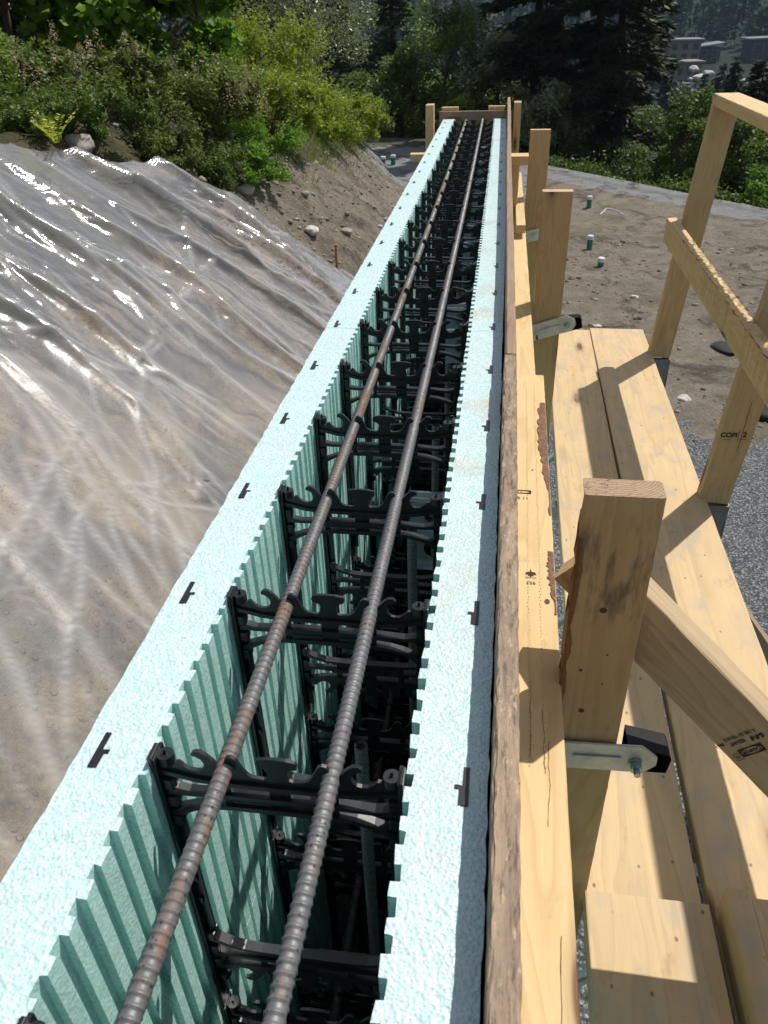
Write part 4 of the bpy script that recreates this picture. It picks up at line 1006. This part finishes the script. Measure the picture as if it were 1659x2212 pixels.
def conifer_meshes(H, R, n, seed, leaf=.22, droop=.35, crown0=.06, dens=1., mat='dark', bare=0, asp=.32, trunk_r=.16):
    r = np.random.default_rng(seed); nb = int(95*dens); Pl = []; Dl = []; Tl = []; paths = []
    tr = [np.array([0, 0, -.6]), np.array([r.normal(0, .05), r.normal(0, .05), H*.5]), np.array([0, 0, H])]; paths.append((tr, [trunk_r, trunk_r*.6, trunk_r*.06]))
    zs = np.sort(crown0+(1-crown0)*r.random(nb)**.9)
    per = n//nb
    for z in zs:
        a = r.random()*2*np.pi; L = R*(1-z)**.75*r.uniform(.55, 1.12)+.12; L = max(L, .15)
        d = np.array([math.cos(a), math.sin(a), 0]); b0 = np.array([0, 0, H*z]); tip = b0+d*L+np.array([0, 0, -L*droop+.1*L])
        mid = b0+d*L*.5+np.array([0, 0, -L*droop*.3]); paths.append(([b0, mid, tip], [.028*(1.1-z), .017, .004]))
        m = max(8, int(per*(L/R*1.5+.2))); t = r.random(m)**.75; base = b0+(mid-b0)*np.minimum(1, t*2)[:, None]+(tip-mid)*np.maximum(0, t*2-1)[:, None]
        side = np.cross(d, [0, 0, 1.]); off = (r.random(m)*2-1)*(.42*L)*(1-t*.75)*.75
        P = base+side*off[:, None]+np.stack([0*off, 0*off, -np.abs(off)*.25-r.random(m)*.10*L], 1)
        dd = d[None]*(.9)+side[None]*np.sign(off)[:, None]*.7+np.array([0, 0, -.35]); Pl.append(P); Dl.append(dd); Tl.append(np.full(m, r.random()))
    P = np.concatenate(Pl); D = np.concatenate(Dl); D /= np.linalg.norm(D, axis=1, keepdims=True)
    v, f = leaves(P, leaf, r, .6, asp, D, .1)
    return (v, f, .5*np.concatenate(Tl)+.5*r.random(len(P))), limb_mesh(paths, 7)
def conifer(name, x, y, dpt, H, R, n, seed, label, mat='dark', group=None, src=None, rot=0., sc_=1., **kw):
    t = empty(name, V(x, y, dpt), label=label, cat='conifer', group=group); mw = Matrix.Translation(V(x, y, dpt)) @ Matrix.Rotation(rot, 4, 'Z') @ Matrix.Scale(sc_, 4)
    if src:
        for o in src.children:
            c = o.copy(); C.objects.link(c); c.parent = t; c.matrix_basis = parent_world(t).inverted() @ mw
        return t
    (v, f, ti), (sv, sf) = conifer_meshes(H, R, n, seed, mat=mat, **kw)
    np_mesh('crown', v, f, LM[mat], t, mw, tint=ti); np_mesh('trunk', sv, sf, BKD, t, mw, smooth=True); return t

# ---- bank vegetation (left)
G1 = 'bushes on top of the bank'
def bb(name, x, y, H, Rx, n, leaf, mat, seed, label, **k): return bush(name, x, y, gd(x, y)+.03, H, Rx, n, leaf, mat, seed, label, group=G1, **k)
bb('spirea_bush', -3.0, 5.6, .38, .85, 17000, .033, 'spirea', 31, 'wide olive bush with dry pinkish seed heads behind the sheet crest', clumps=40, extra=(34, .35))
bb('spirea_bush', -2.35, 6.4, .46, .62, 11500, .033, 'spirea', 32, 'smaller olive bush with pinkish seed heads above the bare bank', clumps=32, extra=(34, .3))
bb('leafy_bush', -4.0, 6.1, .36, .8, 12000, .034, 'maple', 33, 'low green bush at the left edge of the picture', clumps=44)
bb('leafy_bush', -2.65, 5.1, .24, .5, 7000, .022, 'bush', 34, 'low dark green bush right behind the boulder and sheet edge', clumps=30)
bb('leafy_bush', -1.98, 6.3, .26, .36, 6500, .024, 'maple', 35, 'low glossy bush at the top of the bare bank', clumps=26)
bb('leafy_bush', -3.5, 4.7, .20, .7, 7000, .024, 'bush', 36, 'ground-hugging bush above the upper left corner of the sheet', clumps=30)
bb('leafy_bush', -2.15, 7.7, .48, .48, 10000, .032, 'yellow', 37, 'bright yellow-green bush above the bare bank', clumps=40)
bb('leafy_bush', -2.65, 9.4, .85, .75, 14000, .036, 'yellow', 38, 'tall yellow-green bush left of the silvery willow foot', clumps=50)
bb('leafy_bush', -2.45, 11.3, .62, .72, 12000, .042, 'yellow', 39, 'bright green bush sloping down toward the path', clumps=46)
bb('leafy_bush', -2.75, 14.2, .65, .9, 10000, .05, 'yellow', 40, 'green bush low on the slope beside the start of the path', clumps=44)
bb('leafy_bush', -3.6, 19.5, .8, 1.1, 9000, .065, 'bush', 41, 'dark green bush by the far end of the path', clumps=40)
for k, (x, y, h_, rx, mt, lab) in enumerate([(-3.95, 4.35, .20, .5, 'maple', 'creeping green plant at the far left above the sheet'), (-3.2, 4.45, .20, .42, 'bush', 'creeping plant just behind the crest of the sheet, left of the fern'),
        (-2.62, 4.75, .22, .30, 'bush', 'small dark bush between fern and boulder'), (-2.32, 5.55, .26, .34, 'spirea', 'small olive bush at the peak of the sheet edge'), (-2.1, 5.95, .26, .34, 'bush', 'small dark bush where sheet and bare bank meet'),
        (-2.5, 5.9, .36, .40, 'spirea', 'small olive bush between the two wide olive bushes'), (-2.05, 7.0, .30, .34, 'maple', 'small bright bush above the pale stone on the bank'),
        (-3.0, 4.85, .24, .42, 'bush', 'low dark plant behind the fern'), (-3.5, 5.1, .26, .5, 'maple', 'low green plant at the left edge behind the creeping one'), (-2.35, 7.0, .62, .42, 'maple', 'fresh green bush between the olive and the yellow-green bushes')]):
    bb('low_plant', x, y, h_, rx, 6500, .022, mt, 141+k, lab, clumps=28)
def ym(x, y, H, R, n, leaf, seed, label, mat='maple', nm='young_maple', **k): return broad_tree(nm, x, y, gd(x, y), H, R, n, leaf, mat, seed, label, **k)
ym(-3.35, 8.0, 2.0, .95, 6500, .11, 51, 'young broad-leaved tree with bright leaves at the top left', crown0=.22, clumps=34, asp=.85, trunk_r=.04)
ym(-4.9, 8.4, 2.4, 1.2, 8500, .11, 52, 'broad-leaved tree filling the upper left corner', crown0=.15, clumps=34, asp=.85, trunk_r=.05)
ym(-3.05, 7.1, 1.15, .62, 2300, .085, 56, 'low sapling with big bright leaves over the wide olive bush', crown0=.28, clumps=20, asp=.85, trunk_r=.02)
ym(-2.55, 7.3, 1.35, .55, 5200, .07, 53, 'sunlit broad-leaved sapling between the olive bush and the silvery willow', crown0=.08, clumps=34, asp=.75, trunk_r=.03)
ym(-4.9, 12.0, 4.2, 2.2, 15000, .09, 54, 'tree behind the young maples at the left, leaf colour darkened to stand for shadow gaps', mat='dark', nm='dark_tree', crown0=.02, clumps=70, asp=.6, trunk_r=.12)  # near-black leaf colour paints the shadow gaps behind the maples
ym(-3.05, 13.2, 2.9, 1.15, 26000, .052, 55, 'silvery grey-green willow above the yellow-green bushes', mat='willow', nm='willow_tree', crown0=.03, clumps=90, asp=.38, trunk_r=.06)
# fern
def fern(x, y, d, label):
    r = np.random.default_rng(5); P = []; D = []
    for k in range(11):
        a = r.random()*2*np.pi; L = r.uniform(.11, .18); dirv = np.array([math.cos(a)*.5, math.sin(a)*.5, 1.05])
        for t in np.linspace(.1, 1, 15):
            c = dirv*L*t+np.array([math.cos(a), math.sin(a), -.4])*L*.3*t*t; sd = np.cross(dirv, [0, 0, 1.]); sd /= np.linalg.norm(sd)
            for s in (-1, 1): P.append(c); D.append(sd*s+dirv*.4)
    P = np.array(P); D = np.array(D); v, f = leaves(P, .028, r, .8, .35, D/np.linalg.norm(D, axis=1, keepdims=True)*3, .1)
    return tag(np_mesh('fern', v, f, LM['fern'], mw=Matrix.Translation(V(x, y, d)), tint=r.random(len(f))), label, 'fern')
fern(-2.46, 4.42, .58, 'bright yellow fern standing just above the crest of the plastic sheet')
# grass tufts (stuff)
r = np.random.default_rng(77); N = 9000
gy = r.uniform(7, 26, N); cc_ = 2.77+np.maximum(0, gy-8)*.235; lim = np.interp(gy, [7, 8.2, 21, 26], [.95, 1.05, 2.56, 3.0]); gx = (lim-cc_)/.853+r.normal(-.25, .3, N)
P = np.stack([gx, gy, HZ-ground_depth(gx, gy)], 1); P = np.repeat(P, 3, 0)+r.normal(0, .05, (N*3, 3))*np.array([1, 1, 0])
D = np.tile([0, 0, .8], (len(P), 1)); v, f = leaves(P, .09, r, .1, .07, D, .1)
tag(np_mesh('slope_grass', v, f, LM['grass'], tint=r.random(len(f))), 'dry grass and weeds growing over the edge of the bank', kind='stuff')
# weeds at the edge of the road (stuff)
N = 26000; t_ = r.random(N); ex = .0+9.5*t_+r.normal(0, .3, N); ey = 22.6-1.265*(ex-.43)+np.abs(r.normal(0, .8, N))+.25; gdz = ground_depth(ex, ey)
P = np.stack([ex, ey, HZ-gdz+np.abs(r.normal(0, .22, N))*np.clip((vnoise(ex, ey, .8, 9)+.7), .1, 2)], 1)
v, f = leaves(P, .085, r, .4, .5); tag(np_mesh('roadside_weeds', v, f, LM['bush'], tint=r.random(len(f))), 'green weeds along the outer edge of the gravel road', kind='stuff')

# ---- trees beyond the pad
def gdp(x, y): return float(ground_depth(np.array([float(x)]), np.array([float(y)]), False)[0])
GA = 'conifers beyond the pad'
def con(x, y, H, R, n, seed, label, mat='dark', **k): return conifer('conifer_tree', x, y, gdp(x, y), H, R, n, seed, label, mat=mat, group=GA, **k)
cA = con(2.55, 26.0, 15.5, 2.35, 42000, 61, 'tallest dark conifer with trunk showing, right behind the road', leaf=.26, dens=1.6, crown0=.10)
cB = con(.9, 27.5, 14.5, 2.5, 32000, 62, 'dark conifer left of the tallest one, above the far wall end', leaf=.26, dens=1.4, crown0=.14)
cC = con(3.45, 29.0, 14., 2.0, 32000, 63, 'dark conifer right of the tallest one, beside the houses', leaf=.26, dens=1.4, crown0=.05)
cD = con(1.8, 32.0, 17., 2.8, 26000, 64, 'dark conifer standing behind the tallest one', leaf=.3, dens=1.3, crown0=.03)
cE = con(-7.4, 40.0, 13.5, 2.0, 15000, 65, 'dark narrow conifer rising behind the silvery willow', leaf=.28, dens=1.2, droop=.2)
cF = con(-4.5, 35.0, 10.0, 1.7, 24000, 66, 'mid green slender conifer left of the far wall end', mat='mid', leaf=.22, dens=1.7, droop=.1)
cG = con(8.4, 30.5, 6.5, 1.9, 15000, 67, 'small conifer behind the guardrail post tops', leaf=.24, dens=1.2)
spots = [(cG, 9.8, 36, .95, 'dark conifer at the right edge below the houses'), (cG, 7.4, 38, .85, 'conifer in front of the lowest house'), (cE, -6.0, 52, .9, 'distant conifer above the path'), (cE, -2.2, 58, .72, 'distant conifer straight above the far bulkhead'),
         (cG, -1.0, 44, .9, 'conifer above the left bulkhead post'), (cF, -8.2, 46, .9, 'green conifer between the willow and the slender one'), (cB, 13.5, 55, .55, 'conifer right of the houses'), (cG, 15.0, 62, 1.1, 'conifer at the far right of the house row'),
         (cC, 4.9, 33, .7, 'conifer right of the dark group, left of the houses'), (cE, -3.8, 66, .9, 'tall far conifer left of centre'), (cG, .6, 40, 1.0, 'conifer behind the dark group, left side'), (cG, 11.3, 44, .9, 'conifer between the houses'), (cG, 16.6, 58, 1.2, 'conifer below the house at the right edge')]
spots += [(cG, q*yy, yy, sc2, lb) for q, yy, sc2, lb in [(.262, 75, 1.15, 'dark conifer in front of the blue house, left one'), (.248, 88, 1.2, 'dark conifer between the boulders and the blue house'), (.285, 80, 1.1, 'dark conifer at the right edge in front of the blue house'),
          (.215, 120, 1.15, 'small far conifer right of the pale boulders'), (.232, 105, 1.25, 'small far conifer left of the blue house'), (.178, 100, 1.1, 'small far conifer left of the pale-roofed house'), (.20, 95, .85, 'small far conifer below the boulders'), (.222, 84, .95, 'dark conifer below and right of the boulders')]]
for k, (src, x, y, s, lab) in enumerate(spots): conifer('conifer_tree', x, y, gdp(x, y), 0, 0, 0, 0, lab, src=src, rot=k*1.3, sc_=s, group=GA)
GB = 'leafy trees and bushes beyond the road'
def bt(x, y, H, R, n, leaf, mat, seed, label, **k): return broad_tree('leafy_tree', x, y, gdp(x, y), H, R, n, leaf, mat, seed, label, group=GB, **k)
bt(.95, 25.2, 2.35, 1.5, 13000, .10, 'willow', 71, 'rounded grey-green bush right of the far wall end', crown0=.0, clumps=50)
bt(-1.9, 29.0, 4.4, 2.0, 15000, .12, 'bush', 72, 'grey-green leafy tree behind the far bulkhead', crown0=.0, clumps=60)
bt(-.2, 28.0, 3.3, 1.5, 11000, .12, 'willow', 73, 'pale leafy tree behind the bulkhead, right of the grey-green one', crown0=.0, clumps=50)
bt(-3.4, 29.0, 2.9, 1.4, 10000, .12, 'bush', 74, 'round dark bush at the end of the path', crown0=.0, clumps=44)
bt(-5.2, 30.0, 2.6, 1.4, 9000, .12, 'bush', 75, 'dark bush left of the end of the path', crown0=.0, clumps=44)
bt(-1.3, 25.9, 1.1, .7, 6000, .08, 'yellow', 76, 'small bright bush by the far left corner post', crown0=.0, clumps=24)
bt(4.3, 21.5, 2.6, 1.2, 12000, .09, 'bush', 77, 'bright green bush left of the far guardrail post', crown0=.0, clumps=50)
bt(5.6, 21.0, 2.5, 1.4, 15000, .10, 'bush', 78, 'leafy tree behind the far guardrail post', crown0=.0, clumps=60)
bt(6.9, 20.0, 2.3, 1.4, 15000, .10, 'willow', 79, 'grey-green leafy tree under the top rail', crown0=.0, clumps=60)
bt(5.9, 17.8, 1.3, .9, 9000, .08, 'maple', 80, 'low bright bush at the road edge behind the middle rail', crown0=.0, clumps=36)
bt(7.6, 17.2, 1.7, 1.2, 9000, .08, 'maple', 81, 'low bright bush at the right edge of the picture', crown0=.0, clumps=36)
bt(5.3, 25.0, 3.4, 1.0, 12000, .11, 'bush', 82, 'narrow leafy tree below the houses, right of the tallest conifer', crown0=.05, clumps=50)
bt(8.6, 24.0, 3.2, 1.6, 14000, .11, 'bush', 83, 'leafy tree at the right edge above the top rail', crown0=.0, clumps=56)
bt(.5, 37.0, 5.5, 2.2, 12000, .15, 'yellow', 84, 'yellowish tree behind the dark conifers, left side', crown0=.1, clumps=50)
bt(-3.5, 42.0, 6.0, 2.4, 12000, .16, 'bush', 85, 'dull green tree beyond the bulkhead, left', crown0=.05, clumps=56)
bt(2.9, 24.8, 1.5, 1.2, 9000, .09, 'bush', 86, 'dark low bush at the foot of the tallest conifer', crown0=.0, clumps=36)

# ---- houses on the slope
RF = plain('grey_metal_roof', (.20, .22, .25), .4, 6, .2); WL = plain('tan_siding', (.20, .17, .13), .8, 6, .2); WDk = plain('dark_siding', (.035, .04, .05), .7, 6, .2); GLs = NT('window_glass', .08, .8); GLs.col((.03, .035, .045)); GLs = GLs.m
WHT = plain('grey_trim', (.26, .25, .24), .6)
WHT2 = plain('pale_grey_roof', (.40, .38, .42), .6)
def house(x, y, d, w_, dp, h, wall_m, roof_m, label, slope=.12, rot=0., nwin=3):
    t = empty('house', V(x, y, d+h), label=label, cat='house', group='houses on the wooded slope'); mw = Matrix.Translation(V(x, y, d+h)) @ Matrix.Rotation(rot, 4, 'Z')
    bm = bmesh.new(); box(bm, -w_/2, w_/2, -dp/2, dp/2, -4, h); from_bm('wall', bm, wall_m, t, mw)
    bm = bmesh.new(); box(bm, -w_*.58, w_*.58, -dp*.62, dp*.62, h, h+.35)
    for v in bm.verts: v.co.z += slope*(v.co.x+w_*.3)
    from_bm('roof', bm, roof_m, t, mw)
    for k in range(nwin):
        cx = -w_/2+w_*(k+.5)/nwin; hw = w_/nwin*.30
        for z0, z1 in ((h*.12, h*.42), (h*.56, h*.88)):
            bm = bmesh.new(); box(bm, cx-hw, cx+hw, -dp/2-.08, -dp/2-.01, z0, z1); fr_ = from_bm('window', bm, WHT, t, mw)
            bm = bmesh.new(); box(bm, cx-hw*.9, cx+hw*.9, -dp/2-.12, -dp/2-.083, z0+.08, z1-.08); from_bm('pane', bm, GLs, fr_, mw)
house(46.5, 250., 9.0, 8.0, 8, 5.0, WL, RF, 'tan house with flat grey roof, upper left of the houses', .0)
house(54.2, 262., 11.3, 8.5, 8, 4., WDk, RF, 'dark house with sloping grey roof beside the tan one', .12)
house(42.8, 228., 12.9, 8.0, 7, 6.0, WL, WL, 'brown house with rows of windows below the tan one', .0, .1, 4)
house(72.5, 262., 9.6, 13, 9, 8, WDk, RF, 'tall dark blue house with grey roof at the right edge', .02)
house(34.2, 182., 13.9, 5.0, 5, 3., WDk, WHT2, 'small pale-roofed house lowest on the slope', -.35, .4, 2)
# pale boulders by the houses
rr2 = random.Random(12)
for k in range(9):
    rock(46+rr2.uniform(-4, 12), 205+rr2.uniform(-12, 12), 15.0+rr2.uniform(-1.8, 3.2), rr2.uniform(.6, 1.4), STL, 'pale boulder on the slope below the distant houses', k+60, .6, group='pale boulders below the houses')

# ---- far forest (one mass)
def forest(N, seed, r0, r1, hmin, hmax, tri, name, label, amin=-.66, amax=.42, skip=None):
    r = np.random.default_rng(seed); th = r.uniform(amin, amax, N); R = np.sqrt(r.uniform(r0**2, r1**2, N)); x = R*np.sin(th); y = R*np.cos(th)
    if skip is not None: m = ~skip(x, y); x, y, R = x[m], y[m], R[m]; N = len(x)
    base = HZ-ground_depth(x, y, False); H = r.uniform(hmin, hmax, N); wd = H*r.uniform(.12, .2, N); broad = r.random(N) < .3; wd[broad] *= 1.6; H[broad] *= .75
    n = N*tri; k = np.repeat(np.arange(N), tri); z = r.random(n)**.8; a = r.random(n)*2*np.pi
    q = wd[k]*np.where(broad[k], np.sin(np.pi*(.1+.85*z))**.6, (1-z)**.85)*r.uniform(.45, 1.1, n)
    P = np.stack([x[k]+np.cos(a)*q*.6, y[k]+np.sin(a)*q*.6, base[k]+H[k]*(.05+.95*z)], 1)
    D = np.stack([np.cos(a), np.sin(a), -.35+0*a], 1); size = wd[k]*.75
    d = D+.4*rand_unit(n, r); d /= np.linalg.norm(d, axis=1, keepdims=True); s = np.cross(d, rand_unit(n, r)+[0, 0, 1.]); s /= np.linalg.norm(s, axis=1, keepdims=True)
    L = (size*(.5+.7*r.random(n)))[:, None]; v = np.stack([P-d*L*.4, P+s*L*.35, P+d*L*.7, P-s*L*.35], 1).reshape(-1, 3)
    tn = r.random(N)**2.2*.9; ti = np.clip(tn[k]+.12*r.normal(size=n), 0, 1)
    return tag(np_mesh(name, v, np.arange(n*4).reshape(n, 4), LM['far'], tint=ti), label, kind='stuff')
forest(300, 91, 45, 120, 5, 9, 260, 'near_woods', 'mixed woods on the slope below the pad', skip=lambda x, y: (y > 40) & (x/y > .15) & (x/y < .36))
forest(1300, 92, 120, 330, 9, 15, 90, 'valley_forest', 'conifer forest filling the valley', skip=lambda x, y: (y < 275) & (x/y > .155) & (x/y < .34))
forest(3600, 93, 330, 1000, 12, 20, 36, 'hillside_forest', 'conifer forest on the far hillside')

# ---- haze
HZE = bpy.data.materials.new('thin_blue_haze'); HZE.use_nodes = True; t = HZE.node_tree
t.nodes.remove(t.nodes['Principled BSDF']); pv = t.nodes.new('ShaderNodeVolumePrincipled'); pv.inputs['Color'].default_value = (.55, .75, 1, 1); pv.inputs['Density'].default_value = .0002
t.links.new(pv.outputs[0], t.nodes['Material Output'].inputs['Volume'])
USE_HAZE = True
if USE_HAZE:
    bm = bmesh.new(); box(bm, -420, 560, -30, 1250, -75, 190); tag(from_bm('haze', bm, HZE), 'thin bluish air over the valley', kind='stuff')
